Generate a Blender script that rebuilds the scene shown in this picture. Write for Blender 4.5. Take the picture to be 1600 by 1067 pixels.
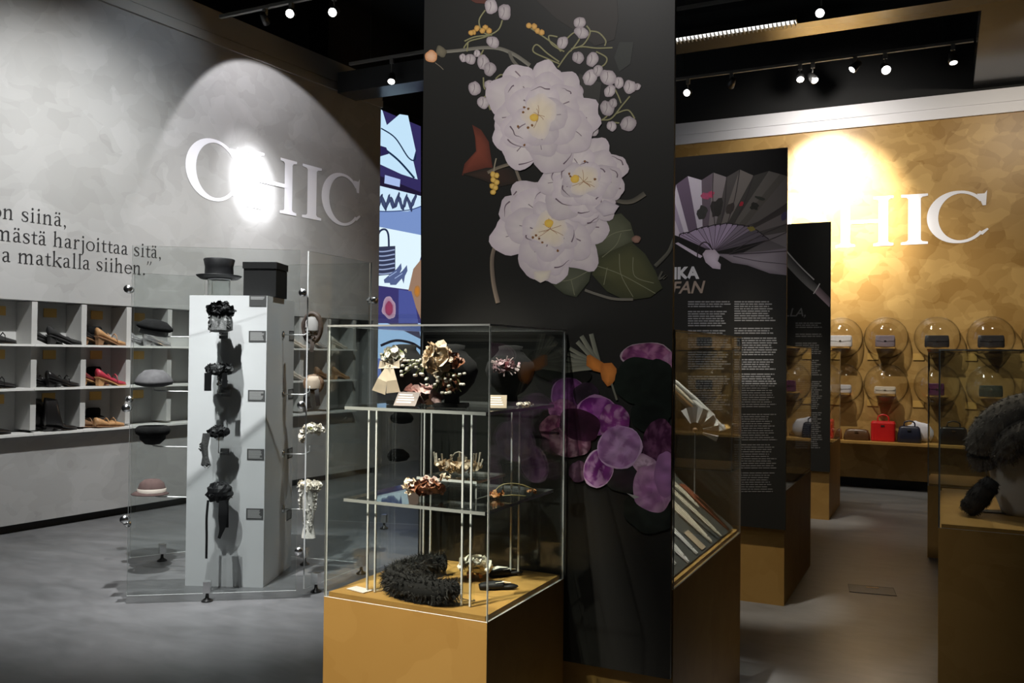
import bpy, bmesh, math, random
from mathutils import Vector, Matrix, noise
R = math.radians
sc = bpy.context.scene
for o in list(bpy.data.objects):
    bpy.data.objects.remove(o)
C = sc.collection

# ------------------------------------------------------------------ camera
EYE = Vector((0, 0, 1.55)); FPX = 1371.4
_y, _p, _r = R(26.19), R(0.872), R(0.583)
FWD = Vector((-math.sin(_y) * math.cos(_p), math.cos(_y) * math.cos(_p), math.sin(_p)))
_rt = Vector((math.cos(_y), math.sin(_y), 0)); _up = _rt.cross(FWD)
RGT = math.cos(_r) * _rt + math.sin(_r) * _up
UPV = -math.sin(_r) * _rt + math.cos(_r) * _up
cam = bpy.data.cameras.new('camera'); camo = bpy.data.objects.new('camera', cam); C.objects.link(camo)
cam.sensor_width = 36; cam.lens = FPX / 1600 * 36; cam.clip_start = 0.05
M = Matrix((RGT, UPV, -FWD)).transposed().to_4x4(); M.translation = EYE
camo.matrix_world = M; sc.camera = camo

# ------------------------------------------------------------------ world, view
w = bpy.data.worlds.new('world'); sc.world = w; w.use_nodes = True
w.node_tree.nodes['Background'].inputs[0].default_value = (0.5, 0.52, 0.56, 1)
w.node_tree.nodes['Background'].inputs[1].default_value = 0.012
vs = sc.view_settings
vs.view_transform = 'Standard'; vs.look = 'None'; vs.gamma = 1; vs.use_curve_mapping = False; vs.exposure = 0.0
sc.cycles.use_denoising = True
sc.cycles.transparent_max_bounces = 40
sc.cycles.max_bounces = 8
sc.cycles.sample_clamp_indirect = 4
sc.cycles.caustics_reflective = False; sc.cycles.caustics_refractive = False

# ------------------------------------------------------------------ room spotlights, plus unseen spots added for general fill
def spot(loc, tgt, watts, deg, blend=0.6, col=(1, 0.97, 0.93), rad=0.03):
    l = bpy.data.lights.new('spotlight_beam', 'SPOT'); l.energy = watts; l.spot_size = R(deg); l.spot_blend = blend
    l.color = col; l.shadow_soft_size = rad
    o = bpy.data.objects.new('spotlight_beam', l); C.objects.link(o); o.location = loc
    o.rotation_euler = (Vector(tgt) - Vector(loc)).to_track_quat('-Z', 'Y').to_euler()
    return o
COOL = (0.93, 0.97, 1.0); WARM = (1, 0.90, 0.74)
# left grey wall: tight hot beam on the big letters plus its wider spill, and broad washes
spot((-5.05, 6.75, 4.98), (-6.81, 7.36, 3.40), 1250, 18, 1.0, (0.97, 0.97, 1.0), 0.02)
spot((-5.55, 6.75, 4.98), (-6.81, 7.40, 3.15), 330, 36, 1.0, (0.98, 0.97, 1.0), 0.02)
spot((-5.744, 6.905, 4.98), (-6.80, 7.62, 3.25), 88, 88, 0.12, (1, 0.97, 1.0), 0.02)
spot((-4.5, 4.3, 4.9), (-6.98, 5.3, 2.15), 800, 84, 1.0, (1, 1, 0.98))
spot((-4.4, 6.8, 4.9), (-6.8, 7.6, 1.6), 260, 70, 0.9, (1, 0.99, 0.95))
spot((-5.2, 6.0, 4.95), (-6.9, 6.05, 4.35), 30, 60, 1.0, (0.8, 0.9, 1))
# pillar with the headdresses
spot((-3.86, 3.42, 4.85), (-4.3, 4.4, 0.8), 1300, 46, 0.9, (1, 1, 1), 0.02)
spot((-3.45, 2.2, 4.85), (-4.28, 4.4, 0.5), 620, 24, 1.0, (1, 1, 1), 0.03)
spot((-2.75, 5.25, 4.85), (-3.9, 4.8, 1.2), 240, 44, 0.5, (0.95, 1, 1), 0.015)
# near show case and flower banner
spot((-2.35, 0.5, 4.7), (-1.68, 2.40, 0.35), 1700, 21, 0.6, WARM, 0.03)
spot((-1.75, 0.7, 4.75), (-1.45, 3.08, 2.4), 240, 40, 0.9, (1, 0.97, 0.95), 0.03)
spot((-1.65, 2.1, 4.8), (-1.6, 2.76, 0.9), 800, 18, 0.4, (1, 0.93, 0.82), 0.02)
spot((-2.15, 0.7, 4.7), (-1.64, 2.66, 1.36), 620, 15, 0.8, (1, 0.95, 0.86), 0.02)  # unseen spot added to brighten the upper shelf ornaments
# fan case, fan banner, aisle, fur case
spot((-1.1, 3.7, 4.8), (-1.1, 3.75, 0.7), 950, 22, 0.6, (1, 0.95, 0.85), 0.02)
spot((-1.9, 3.7, 4.8), (-1.6, 5.65, 2.45), 110, 38, 0.9, (1, 0.95, 1), 0.03)
spot((-1.6, 6.6, 4.8), (-1.2, 8.86, 2.0), 40, 36, 0.9, (1, 0.97, 0.95), 0.03)
spot((0.35, 4.75, 4.8), (0.3, 4.4, 0.9), 180, 22, 0.7, WARM, 0.02)
spot((-0.92, 4.7, 4.9), (-0.3, 3.9, 0.0), 130, 26, 0.9, (1, 0.98, 0.94), 0.03)
spot((-1.0, 8.3, 4.9), (-0.4, 9.0, 0.0), 140, 30, 0.9, (1, 0.95, 0.88), 0.03)
spot((-1.3, 4.75, 4.8), (-1.05, 5.66, 0.22), 620, 15, 0.8, WARM, 0.03)  # this and the next: unseen spots added to brighten the plinth fronts
spot((-1.35, 7.9, 4.8), (-1.1, 8.87, 0.2), 560, 14, 0.8, WARM, 0.03)
# back ochre wall: hot beam and broad warm washes
spot((-1.35, 10.1, 4.66), (-1.3, 11.4, 3.6), 110, 140, 1.0, (1, 0.95, 0.88), 0.04)
spot((-1.5, 9.75, 4.68), (-1.25, 11.4, 3.45), 2100, 52, 1.0, (1, 0.96, 0.86), 0.04)
spot((-1.7, 9.4, 4.62), (-0.5, 11.4, 1.5), 400, 66, 0.9, (1, 0.92, 0.78), 0.02)
spot((0.9, 9.0, 4.62), (0.7, 11.4, 2.9), 130, 120, 0.9, (1, 0.9, 0.75), 0.02)
# unseen fill spots added for the floor on the left
spot((-3.6, 1.6, 4.9), (-3.6, 2.4, 0), 90, 110, 1.0, (0.97, 1, 1), 0.04)
spot((-5.2, 6.4, 4.9), (-5.2, 5.4, 0), 200, 60, 0.9, (1, 1, 1), 0.04)

# ------------------------------------------------------------------ survey helpers: a sight line met with a known plane
def ray(px, py): return FWD + RGT * ((px - 800) / FPX) - UPV * ((py - 533.5) / FPX)
def onX(px, py, X): d = ray(px, py); return EYE + d * (X / d.x)
def onY(px, py, Y): d = ray(px, py); return EYE + d * (Y / d.y)
def onZ(px, py, Z): d = ray(px, py); return EYE + d * ((Z - EYE.z) / d.z)
def onP(px, py, P, N): d = ray(px, py); return EYE + d * ((Vector(P) - EYE).dot(N) / d.dot(N))
WA = R(85); W0 = Vector((-7.04, 4.71, 0))
WD = Vector((math.cos(WA), math.sin(WA), 0)); WN = Vector((math.sin(WA), -math.cos(WA), 0))
def onL(px, py, off=0):
    P = onP(px, py, W0 + WN * off, WN); return (P - W0).dot(WD), P.z

# ------------------------------------------------------------------ materials
def lin(v): v /= 255; return v / 12.92 if v <= 0.04045 else ((v + 0.055) / 1.055) ** 2.4
def rgb(r, g, b, k=1): return (lin(r) * k, lin(g) * k, lin(b) * k)
MATS = {}
def mat(name, col, rough=0.5, metal=0.0, spec=0.5, emit=0, var=0, scale=20, bump=0, alpha=1, sheen=0):
    if name in MATS: return MATS[name]
    m = bpy.data.materials.new(name); m.use_nodes = True; nt = m.node_tree; b = nt.nodes['Principled BSDF']
    b.inputs['Base Color'].default_value = (*col, 1); b.inputs['Roughness'].default_value = rough
    b.inputs['Metallic'].default_value = metal; b.inputs['Specular IOR Level'].default_value = spec
    if sheen: b.inputs['Sheen Weight'].default_value = sheen
    if emit: b.inputs['Emission Color'].default_value = (*col, 1); b.inputs['Emission Strength'].default_value = emit
    if var or bump:
        tc = nt.nodes.new('ShaderNodeTexCoord'); n = nt.nodes.new('ShaderNodeTexNoise')
        n.inputs['Scale'].default_value = scale; n.inputs['Detail'].default_value = 5
        nt.links.new(tc.outputs['Object'], n.inputs['Vector'])
        if var:
            r = nt.nodes.new('ShaderNodeMapRange'); r.inputs[1].default_value = 0.25; r.inputs[2].default_value = 0.75
            r.inputs[3].default_value = 1 - var; r.inputs[4].default_value = 1 + var
            nt.links.new(n.outputs['Fac'], r.inputs[0])
            x = nt.nodes.new('ShaderNodeVectorMath'); x.operation = 'SCALE'; x.inputs[0].default_value = col
            nt.links.new(r.outputs[0], x.inputs['Scale']); nt.links.new(x.outputs[0], b.inputs['Base Color'])
        if bump:
            bp = nt.nodes.new('ShaderNodeBump'); bp.inputs['Strength'].default_value = bump; bp.inputs['Distance'].default_value = 0.01
            nt.links.new(n.outputs['Fac'], bp.inputs['Height']); nt.links.new(bp.outputs[0], b.inputs['Normal'])
    MATS[name] = m; return m

def plaster(name, dark, light, scale, contrast=1.0, rough=0.55):
    """broad trowel strokes: two sizes of angular patches over a soft cloud"""
    m = bpy.data.materials.new(name); m.use_nodes = True; nt = m.node_tree; b = nt.nodes['Principled BSDF']
    N = nt.nodes.new; Lk = nt.links.new
    tc = N('ShaderNodeTexCoord'); nz = N('ShaderNodeTexNoise'); nz.inputs['Scale'].default_value = 2.2; nz.inputs['Detail'].default_value = 2
    mx = N('ShaderNodeVectorMath'); mx.operation = 'MULTIPLY_ADD'; mx.inputs[1].default_value = (0.35, 0.35, 0.35)
    Lk(tc.outputs['Object'], nz.inputs['Vector']); Lk(nz.outputs['Color'], mx.inputs[0]); Lk(tc.outputs['Object'], mx.inputs[2])
    vals = []
    for sc_, rot in ((scale, 0.5), (scale * 1.9, 1.2), (scale * 0.8, 2.3)):
        mp = N('ShaderNodeMapping'); mp.inputs['Rotation'].default_value = (rot, rot * 0.7, rot); mp.inputs['Scale'].default_value = (1, 1.7, 1.3)
        v = N('ShaderNodeTexVoronoi'); v.inputs['Scale'].default_value = sc_; v.distance = 'MANHATTAN'
        sp = N('ShaderNodeSeparateColor')
        Lk(mx.outputs[0], mp.inputs['Vector']); Lk(mp.outputs[0], v.inputs['Vector']); Lk(v.outputs['Color'], sp.inputs[0]); vals.append(sp.outputs[0])
    a1 = N('ShaderNodeMath'); a1.operation = 'ADD'; a2 = N('ShaderNodeMath'); a2.operation = 'ADD'; a3 = N('ShaderNodeMath'); a3.operation = 'ADD'
    Lk(vals[0], a1.inputs[0]); Lk(vals[1], a1.inputs[1]); Lk(a1.outputs[0], a2.inputs[0]); Lk(vals[2], a2.inputs[1])
    nf = N('ShaderNodeTexNoise'); nf.inputs['Scale'].default_value = 1.3; nf.inputs['Detail'].default_value = 6
    Lk(tc.outputs['Object'], nf.inputs['Vector']); Lk(a2.outputs[0], a3.inputs[0]); Lk(nf.outputs['Fac'], a3.inputs[1])
    mr = N('ShaderNodeMapRange'); mr.inputs[1].default_value = 2 - 1.1 / contrast; mr.inputs[2].default_value = 2 + 1.1 / contrast
    Lk(a3.outputs[0], mr.inputs[0])
    mc = N('ShaderNodeMix'); mc.data_type = 'RGBA'; mc.inputs[6].default_value = (*dark, 1); mc.inputs[7].default_value = (*light, 1)
    Lk(mr.outputs[0], mc.inputs[0]); Lk(mc.outputs[2], b.inputs['Base Color'])
    b.inputs['Roughness'].default_value = rough; b.inputs['Specular IOR Level'].default_value = 0.4
    return m

def floor_mat():
    m = bpy.data.materials.new('polished_concrete'); m.use_nodes = True; nt = m.node_tree; b = nt.nodes['Principled BSDF']
    N = nt.nodes.new; Lk = nt.links.new
    tc = N('ShaderNodeTexCoord'); mp = N('ShaderNodeMapping'); mp.inputs['Rotation'].default_value = (0, 0, 0.5); mp.inputs['Scale'].default_value = (0.7, 1.6, 1)
    n1 = N('ShaderNodeTexNoise'); n1.inputs['Scale'].default_value = 1.1; n1.inputs['Detail'].default_value = 9; n1.inputs['Roughness'].default_value = 0.62; n1.inputs['Distortion'].default_value = 1.4
    n2 = N('ShaderNodeTexNoise'); n2.inputs['Scale'].default_value = 7; n2.inputs['Detail'].default_value = 6; n2.inputs['Distortion'].default_value = 0.8
    Lk(tc.outputs['Object'], mp.inputs['Vector']); Lk(mp.outputs[0], n1.inputs['Vector']); Lk(mp.outputs[0], n2.inputs['Vector'])
    ad = N('ShaderNodeMath'); ad.operation = 'MULTIPLY_ADD'; ad.inputs[1].default_value = 0.45; Lk(n2.outputs['Fac'], ad.inputs[0]); Lk(n1.outputs['Fac'], ad.inputs[2])
    cr = N('ShaderNodeValToRGB'); cr.color_ramp.elements[0].position = 0.55; cr.color_ramp.elements[0].color = (0.10, 0.102, 0.104, 1)
    cr.color_ramp.elements[1].position = 0.92; cr.color_ramp.elements[1].color = (0.165, 0.166, 0.17, 1)
    Lk(ad.outputs[0], cr.inputs[0]); Lk(cr.outputs[0], b.inputs['Base Color'])
    mr = N('ShaderNodeMapRange'); mr.inputs[3].default_value = 0.24; mr.inputs[4].default_value = 0.48; Lk(n1.outputs['Fac'], mr.inputs[0]); Lk(mr.outputs[0], b.inputs['Roughness'])
    return m

def glass_mat(name, tint=(0.97, 0.985, 0.98), gain=1.0, rough=0.0):
    m = bpy.data.materials.new(name); m.use_nodes = True; nt = m.node_tree; nt.nodes.clear(); N = nt.nodes.new; Lk = nt.links.new
    out = N('ShaderNodeOutputMaterial'); tr = N('ShaderNodeBsdfTransparent'); tr.inputs[0].default_value = (*tint, 1)
    gl = N('ShaderNodeBsdfGlossy'); gl.inputs['Roughness'].default_value = rough
    lw = N('ShaderNodeLayerWeight'); lw.inputs[0].default_value = 0.5
    pw = N('ShaderNodeMath'); pw.operation = 'POWER'; pw.inputs[1].default_value = 5; Lk(lw.outputs['Facing'], pw.inputs[0])
    ma = N('ShaderNodeMath'); ma.operation = 'MULTIPLY_ADD'; ma.inputs[1].default_value = 0.95 * gain; ma.inputs[2].default_value = 0.042 * gain; Lk(pw.outputs[0], ma.inputs[0])
    mx = N('ShaderNodeMixShader'); Lk(ma.outputs[0], mx.inputs[0]); Lk(tr.outputs[0], mx.inputs[1]); Lk(gl.outputs[0], mx.inputs[2]); Lk(mx.outputs[0], out.inputs[0])
    return m

def print_mat(name, rough=0.5, emit=0):
    m = bpy.data.materials.new(name); m.use_nodes = True; nt = m.node_tree; b = nt.nodes['Principled BSDF']
    a = nt.nodes.new('ShaderNodeAttribute'); a.attribute_name = 'Col'
    b.inputs['Roughness'].default_value = rough; b.inputs['Specular IOR Level'].default_value = 0.3
    if emit:
        b.inputs['Base Color'].default_value = (0.01, 0.01, 0.01, 1)
        nt.links.new(a.outputs[0], b.inputs['Emission Color']); b.inputs['Emission Strength'].default_value = emit
    else: nt.links.new(a.outputs[0], b.inputs['Base Color'])
    return m

GREY_PLASTER = plaster('grey_plaster', (0.315, 0.315, 0.31), (0.41, 0.41, 0.41), 2.2, 0.9)
GOLD_PLASTER = plaster('ochre_plaster', (0.30, 0.165, 0.042), (0.52, 0.33, 0.115), 2.4, 1.0, 0.42)
GOLD_PAINT = plaster('ochre_plinth', (0.36, 0.20, 0.05), (0.44, 0.26, 0.075), 3.0, 0.8, 0.5)
FLOOR = floor_mat(); GLASS = glass_mat('clear_acrylic'); DOME = glass_mat('acrylic_dome', (0.985, 0.985, 0.985), 1.25, 0.07)
PRINT = print_mat('banner_print', 0.45); SCREENP = print_mat('screen_picture', 0.3, 1.0)
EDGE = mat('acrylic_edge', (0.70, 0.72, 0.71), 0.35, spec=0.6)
EDGE_D = mat('acrylic_edge_shaded', (0.33, 0.34, 0.33), 0.3, spec=0.6)  # darker copy of the acrylic rim, shade put into the colour
WHITE = mat('white_paint', (0.74, 0.75, 0.76), 0.5, var=0.04, scale=4)
CORN = mat('cornice_paint', (0.42, 0.41, 0.385), 0.55)
CORNW = mat('cornice_white', (0.82, 0.81, 0.84), 0.5)
BLACK = mat('black_void', (0.012, 0.012, 0.012), 0.8)
SKIRT = mat('black_skirting', (0.01, 0.01, 0.01), 0.7)
BANNER = mat('black_banner', (0.024, 0.0235, 0.021), 0.4, spec=0.3)
CHROME = mat('chrome', (0.75, 0.75, 0.75), 0.22, metal=1)
DARKMETAL = mat('dark_metal', (0.03, 0.03, 0.03), 0.4, metal=0.3)
GREYMETAL = mat('grey_metal', (0.20, 0.20, 0.19), 0.45, metal=0.2)
LENS = mat('lamp_lens', (1, 0.98, 0.95), 0.3, emit=14)
LENSDIM = mat('lamp_lens_dim', (1, 0.97, 0.92), 0.3, emit=3)
VINYLW = mat('white_vinyl', (0.86, 0.86, 0.92), 0.45)
VINYLB = mat('black_vinyl', (0.02, 0.02, 0.022), 0.45)
FELTB = mat('black_felt', (0.007, 0.007, 0.007), 0.95, spec=0.2, var=0.3, scale=60, bump=0.3)
SILKB = mat('black_silk', (0.008, 0.008, 0.009), 0.55, spec=0.3, var=0.4, scale=40)
VELVET = mat('black_velvet', (0.007, 0.007, 0.007), 0.95)
CREAM = mat('cream_silk', (0.88, 0.73, 0.55), 0.55, var=0.12, scale=40)
WSILK = mat('white_silk', (0.86, 0.81, 0.70), 0.55, var=0.1, scale=40)
GREENW = mat('green_wire', (0.22, 0.25, 0.08), 0.6)
LEATH = mat('black_leather', (0.012, 0.011, 0.011), 0.28)
CARD = mat('ochre_card', (0.62, 0.38, 0.10), 0.6)

# ------------------------------------------------------------------ mesh builder
class MB:
    def __init__(s): s.v = []; s.f = []; s.m = []; s.c = []; s.M = None
    def av(s, p, col=None):
        p = Vector(p)
        if s.M is not None: p = s.M @ p
        s.v.append(tuple(p)); s.c.append(col or (1, 1, 1)); return len(s.v) - 1
    def af(s, idx, m=0): s.f.append(tuple(idx)); s.m.append(m)
    def box(s, x0, x1, y0, y1, z0, z1, m=0, caps=None):
        """m for the faces; caps = material of the four narrow rim faces of a pane (rim found from the thinnest side)"""
        i = [s.av((x, y, z)) for z in (z0, z1) for y in (y0, y1) for x in (x0, x1)]
        d = (x1 - x0, y1 - y0, z1 - z0); ax = d.index(min(d))
        fs = [((0, 4, 6, 2), 0), ((1, 3, 7, 5), 0), ((0, 1, 5, 4), 1), ((2, 6, 7, 3), 1), ((0, 2, 3, 1), 2), ((4, 5, 7, 6), 2)]
        for q, a in fs: s.af([i[k] for k in q], m if (caps is None or a == ax) else (caps[a] if isinstance(caps, dict) else caps))
    def poly(s, pts, m=0, col=None): s.af([s.av(p, col) for p in pts], m)
    def loft(s, rings, m=0, cap0=True, cap1=True, close=True):
        idx = [[s.av(p) for p in r] for r in rings]; n = len(idx[0])
        for a, b in zip(idx, idx[1:]):
            for k in range(n if close else n - 1):
                s.af((a[k], a[(k + 1) % n], b[(k + 1) % n], b[k]), m)
        if cap0: s.af(idx[0][::-1], m)
        if cap1: s.af(idx[-1], m)
    def lathe(s, prof, n=24, c=(0, 0, 0), sx=1, sy=1, m=0, wob=0, seed=0, frq=3, cap0=True, cap1=True):
        c = Vector(c); rr = []
        for r, z in prof:
            ring = []
            for k in range(n):
                a = 2 * math.pi * k / n; q = r
                if wob: q = r * (1 + wob * noise.noise(Vector((math.cos(a) * frq, math.sin(a) * frq, z * frq * 6 + seed))))
                ring.append(c + Vector((math.cos(a) * q * sx, math.sin(a) * q * sy, z)))
            rr.append(ring)
        s.loft(rr, m, cap0, cap1)
    def tube(s, pts, r, n=8, m=0, caps=True):
        pts = [Vector(p) for p in pts]; rs = r if isinstance(r, (list, tuple)) else [r] * len(pts); rr = []
        for i, p in enumerate(pts):
            t = (pts[min(i + 1, len(pts) - 1)] - pts[max(i - 1, 0)]).normalized()
            u = t.cross(Vector((0, 0, 1)) if abs(t.z) < 0.95 else Vector((1, 0, 0))).normalized(); v = t.cross(u)
            rr.append([p + (u * math.cos(2 * math.pi * k / n) + v * math.sin(2 * math.pi * k / n)) * rs[i] for k in range(n)])
        s.loft(rr, m, caps, caps)
    def ball(s, c, r, n=10, m=0, wob=0, seed=0, frq=2.0):
        c = Vector(c); rx, ry, rz = r if isinstance(r, (tuple, list)) else (r, r, r); h = max(4, n // 2); rr = []
        for j in range(1, h):
            t = math.pi * j / h; ring = []
            for k in range(n):
                a = 2 * math.pi * k / n; d = Vector((math.sin(t) * math.cos(a), math.sin(t) * math.sin(a), -math.cos(t)))
                q = 1 + (wob * noise.noise(d * frq + Vector((seed, seed * 2.3, 0))) if wob else 0)
                ring.append(c + Vector((d.x * rx, d.y * ry, d.z * rz)) * q)
            rr.append(ring)
        s.loft(rr, m)
    def strip(s, pts, widths, up, m=0):
        """flat ribbon along pts, width across = tangent x up"""
        pts = [Vector(p) for p in pts]; up = Vector(up); a = []; b = []
        for i, p in enumerate(pts):
            t = (pts[min(i + 1, len(pts) - 1)] - pts[max(i - 1, 0)]).normalized(); x = t.cross(up).normalized() * (widths[i] / 2)
            a.append(s.av(p + x)); b.append(s.av(p - x))
        for i in range(len(pts) - 1): s.af((a[i], b[i], b[i + 1], a[i + 1]), m)
    def petals(s, c, r, n, size, seed, m=0, flat=1.0, curl=0.3, fold=0.12):
        """n little cupped petals scattered over an ellipsoid"""
        rnd = random.Random(seed); c = Vector(c); r = Vector(r)
        for _ in range(n):
            d = Vector((rnd.gauss(0, 1), rnd.gauss(0, 1), rnd.gauss(0, 1))).normalized(); p = c + Vector((d.x * r.x, d.y * r.y, d.z * r.z)) * rnd.uniform(0.6, 1.0)
            nn = (d + Vector((rnd.gauss(0, .5), rnd.gauss(0, .5), rnd.gauss(0, .5)))).normalized()
            u = nn.cross(Vector((rnd.gauss(0, 1), rnd.gauss(0, 1), rnd.gauss(0, 1)))).normalized(); v = nn.cross(u)
            k = size * rnd.uniform(0.6, 1.3); pts = []
            for a in range(7):
                t = 2 * math.pi * a / 7
                pts.append(p + u * (math.cos(t) * k) + v * (math.sin(t) * k * 0.75) + nn * (abs(math.cos(t)) * k * curl - k * fold * (a % 2)))
            ce = s.av(p - nn * k * 0.1); ii = [s.av(q) for q in pts]
            for a in range(7): s.af((ce, ii[a], ii[(a + 1) % 7]), m)
    def hair(s, n, length, wdt, seed, base, m=0, drop=0.3):
        """n tapering strands grown on faces of another builder"""
        rnd = random.Random(seed); fs = base.f; bv = [Vector(q) for q in base.v]; w = []
        for f in fs:
            a = bv[f[0]]; w.append((bv[f[1]] - a).cross(bv[f[2]] - a).length + 1e-9)
        for f in rnd.choices(fs, w, k=n):
            ws = [rnd.random() for _ in f]; t = sum(ws); p = sum((bv[i] * (x / t) for i, x in zip(f, ws)), Vector())
            nn = (bv[f[1]] - bv[f[0]]).cross(bv[f[2]] - bv[f[0]])
            if nn.length < 1e-12: continue
            nn.normalize()
            d = (nn + Vector((rnd.gauss(0, .45), rnd.gauss(0, .45), rnd.gauss(-drop, .45)))).normalized(); sd = d.cross(Vector((rnd.gauss(0, 1), rnd.gauss(0, 1), rnd.gauss(0, 1)))).normalized() * wdt
            L = length * rnd.uniform(0.5, 1.2)
            i0 = s.av(p + sd); i1 = s.av(p - sd); i2 = s.av(p + d * L + Vector((0, 0, -L * drop)))
            s.af((i0, i1, i2), m)
    def build(s, name, mats, parent=None, smooth=False, color=False):
        me = bpy.data.meshes.new(name); me.from_pydata(s.v, [], s.f)
        for x in (mats if isinstance(mats, (list, tuple)) else [mats]): me.materials.append(x)
        me.polygons.foreach_set('material_index', s.m)
        if smooth: me.polygons.foreach_set('use_smooth', [True] * len(s.f))
        if color:
            at = me.color_attributes.new('Col', 'FLOAT_COLOR', 'POINT')
            at.data.foreach_set('color', [x for q in s.c for x in (*q, 1.0)])
        me.update()
        o = bpy.data.objects.new(name, me); C.objects.link(o)
        if parent is not None: o.parent = parent
        return o

def fixn(o):
    bm = bmesh.new(); bm.from_mesh(o.data); bmesh.ops.recalc_face_normals(bm, faces=bm.faces); bm.to_mesh(o.data); bm.free(); return o
def tag(o, label, cat, group=None, kind=None):
    o['label'] = label
    if cat: o['category'] = cat
    if group: o['group'] = group
    if kind: o['kind'] = kind
    return o
def thing(name, label, cat, loc=(0, 0, 0), rotz=0, group=None):
    o = bpy.data.objects.new(name, None); C.objects.link(o); o.location = loc; o.rotation_euler = (0, 0, rotz); o.empty_display_size = 0.05
    return tag(o, label, cat, group)
def struct(o, label=None):
    o['kind'] = 'structure'
    if label: o['label'] = label
    return o
def smooth_path(pts, k=6):
    """Catmull-Rom through tuples of any length"""
    out = []; P = [pts[0]] + list(pts) + [pts[-1]]
    for i in range(1, len(P) - 2):
        for j in range(k):
            t = j / k
            out.append(tuple(0.5 * (2 * b + (c - a) * t + (2 * a - 5 * b + 4 * c - d) * t * t + (3 * b - a - 3 * c + d) * t ** 3) for a, b, c, d in zip(P[i - 1], P[i], P[i + 1], P[i + 2])))
    out.append(tuple(pts[-1])); return out

# ================================================================== SETTING
b = MB(); b.box(-9, 6, -4, 13, -0.1, 0); struct(b.build('floor', FLOOR))
b = MB(); b.box(-9, 6, -4, 13, 6.2, 6.3); struct(b.build('ceiling', BLACK))
S0, S1 = -3.0, 4.81
def at_wall(o): o.location = W0; o.rotation_euler = (0, 0, WA); return o
b = MB(); b.box(S0, S1, 0, 0.45, 0.075, 0.82); b.box(S0, S1, 0, 0.45, 1.975, 5.0); b.box(S0, -1.25, 0, 0.45, 0.82, 1.975); b.box(4.72, S1, 0, 0.45, 0.82, 1.975); b.box(-1.25, 4.72, 0.27, 0.45, 0.82, 1.975)
wall_left = struct(at_wall(b.build('wall_left', GREY_PLASTER)))
b = MB(); b.box(S0, S1 - 0.03, 0.06, 0.4, 0, 0.075); struct(at_wall(b.build('baseboard_left', SKIRT)))
b = MB(); b.box(S0, S1 + 0.004, -0.03, 0.46, 4.765, 4.855); b.box(S0, S1 + 0.002, -0.012, 0.455, 4.855, 4.87); b.box(S0, S1 + 0.004, -0.02, 0.46, 4.87, 5.12)
struct(at_wall(b.build('trim_1', CORN)))
# wall that carries the screen, behind the end of the grey wall
b = MB(); b.box(4.3, 6.7, 0.46, 0.8, 1.2, 6.2); struct(at_wall(b.build('wall_screen', BLACK)))
b = MB(); b.box(4.3, 6.7, 0.40, 0.8, 0, 1.199); struct(at_wall(b.build('wall_screen_foot', GREY_PLASTER)))
YB = 11.4
b = MB(); b.box(-6.9, 5.5, YB, YB + 0.3, 0.11, 4.36); wall_back = struct(b.build('wall_back', GOLD_PLASTER))
b = MB(); b.box(-6.4, 5.5, YB + 0.06, YB + 0.3, 0, 0.11); struct(b.build('baseboard_back', SKIRT))
b = MB(); b.box(-6.4, 5.5, YB - 0.03, YB + 0.3, 4.36, 4.47); b.box(-6.4, 5.5, YB - 0.01, YB + 0.3, 4.47, 4.485); b.box(-6.4, 5.5, YB - 0.025, YB + 0.3, 4.485, 4.64)
struct(b.build('trim_2', CORNW))
b = MB(); b.box(-6.4, 5.5, YB + 0.1, YB + 0.3, 4.64, 6.2); struct(b.build('wall_upper', BLACK))
# dropped grey soffit: a beam across the hall and the ceiling field on the right, black openings between
SOF = mat('grey_soffit', (0.045, 0.048, 0.05), 0.2, spec=0.22)
b = MB(); b.box(-6.6, 0.3, 8.56, 8.92, 4.7, 4.95); struct(b.build('ceiling_beam', SOF))
b = MB(); b.box(0.38, 5.5, 8.56, YB + 0.1, 4.7, 4.95); b.box(0.3, 0.38, 8.56, YB + 0.1, 4.7, 4.95); struct(b.build('ceiling_soffit', SOF))

# ------------------------------------------------------------------ serif lettering (own letter shapes)
SW = 0.078; TH = 0.032; XH = 0.46
def stem(x, y0, y1, serif_b=True, flag=False, serif_t=False, w=SW):
    q = [('q', [(x - w / 2, y0), (x + w / 2, y0), (x + w / 2, y1), (x - w / 2, y1)])]
    if serif_b: q += [('q', [(x - w * 1.25, y0), (x + w * 1.25, y0), (x + w * 1.25, y0 + TH * 0.8), (x - w * 1.25, y0 + TH * 0.8)])]
    if serif_t: q += [('q', [(x - w * 1.25, y1 - TH * 0.8), (x + w * 1.25, y1 - TH * 0.8), (x + w * 1.25, y1), (x - w * 1.25, y1)])]
    if flag: q += [('q', [(x - w * 1.25, y1 - 0.05), (x - w / 2, y1 - 0.055), (x + w / 2, y1 + 0.012), (x + w * 0.2, y1 + 0.012)])]
    return q
def st(*pts): return [('s', smooth_path(pts, 5))]
def disc(x, y, r): return [('q', [(x + r * math.cos(a * math.pi / 6), y + r * math.sin(a * math.pi / 6)) for a in range(12)])]
def ring(cx, cy, rx, ry, a0=0, a1=360, thick=SW, thin=TH, n=22):
    out = []
    for k in range(n + 1):
        a = R(a0 + (a1 - a0) * k / n); out.append((cx + rx * math.cos(a), cy + ry * math.sin(a), thin + (thick - thin) * math.cos(a) ** 2))
    return [('s', out)]
def arch(x): return st((x, 0.34, TH), (x + 0.07, 0.42, TH * 1.2), (x + 0.16, 0.445, TH * 1.7), (x + 0.225, 0.40, SW), (x + 0.24, 0.30, SW), (x + 0.24, 0.01, SW)) + [('q', [(x + 0.15, 0), (x + 0.34, 0), (x + 0.34, TH * .8), (x + 0.15, TH * .8)])]
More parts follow.
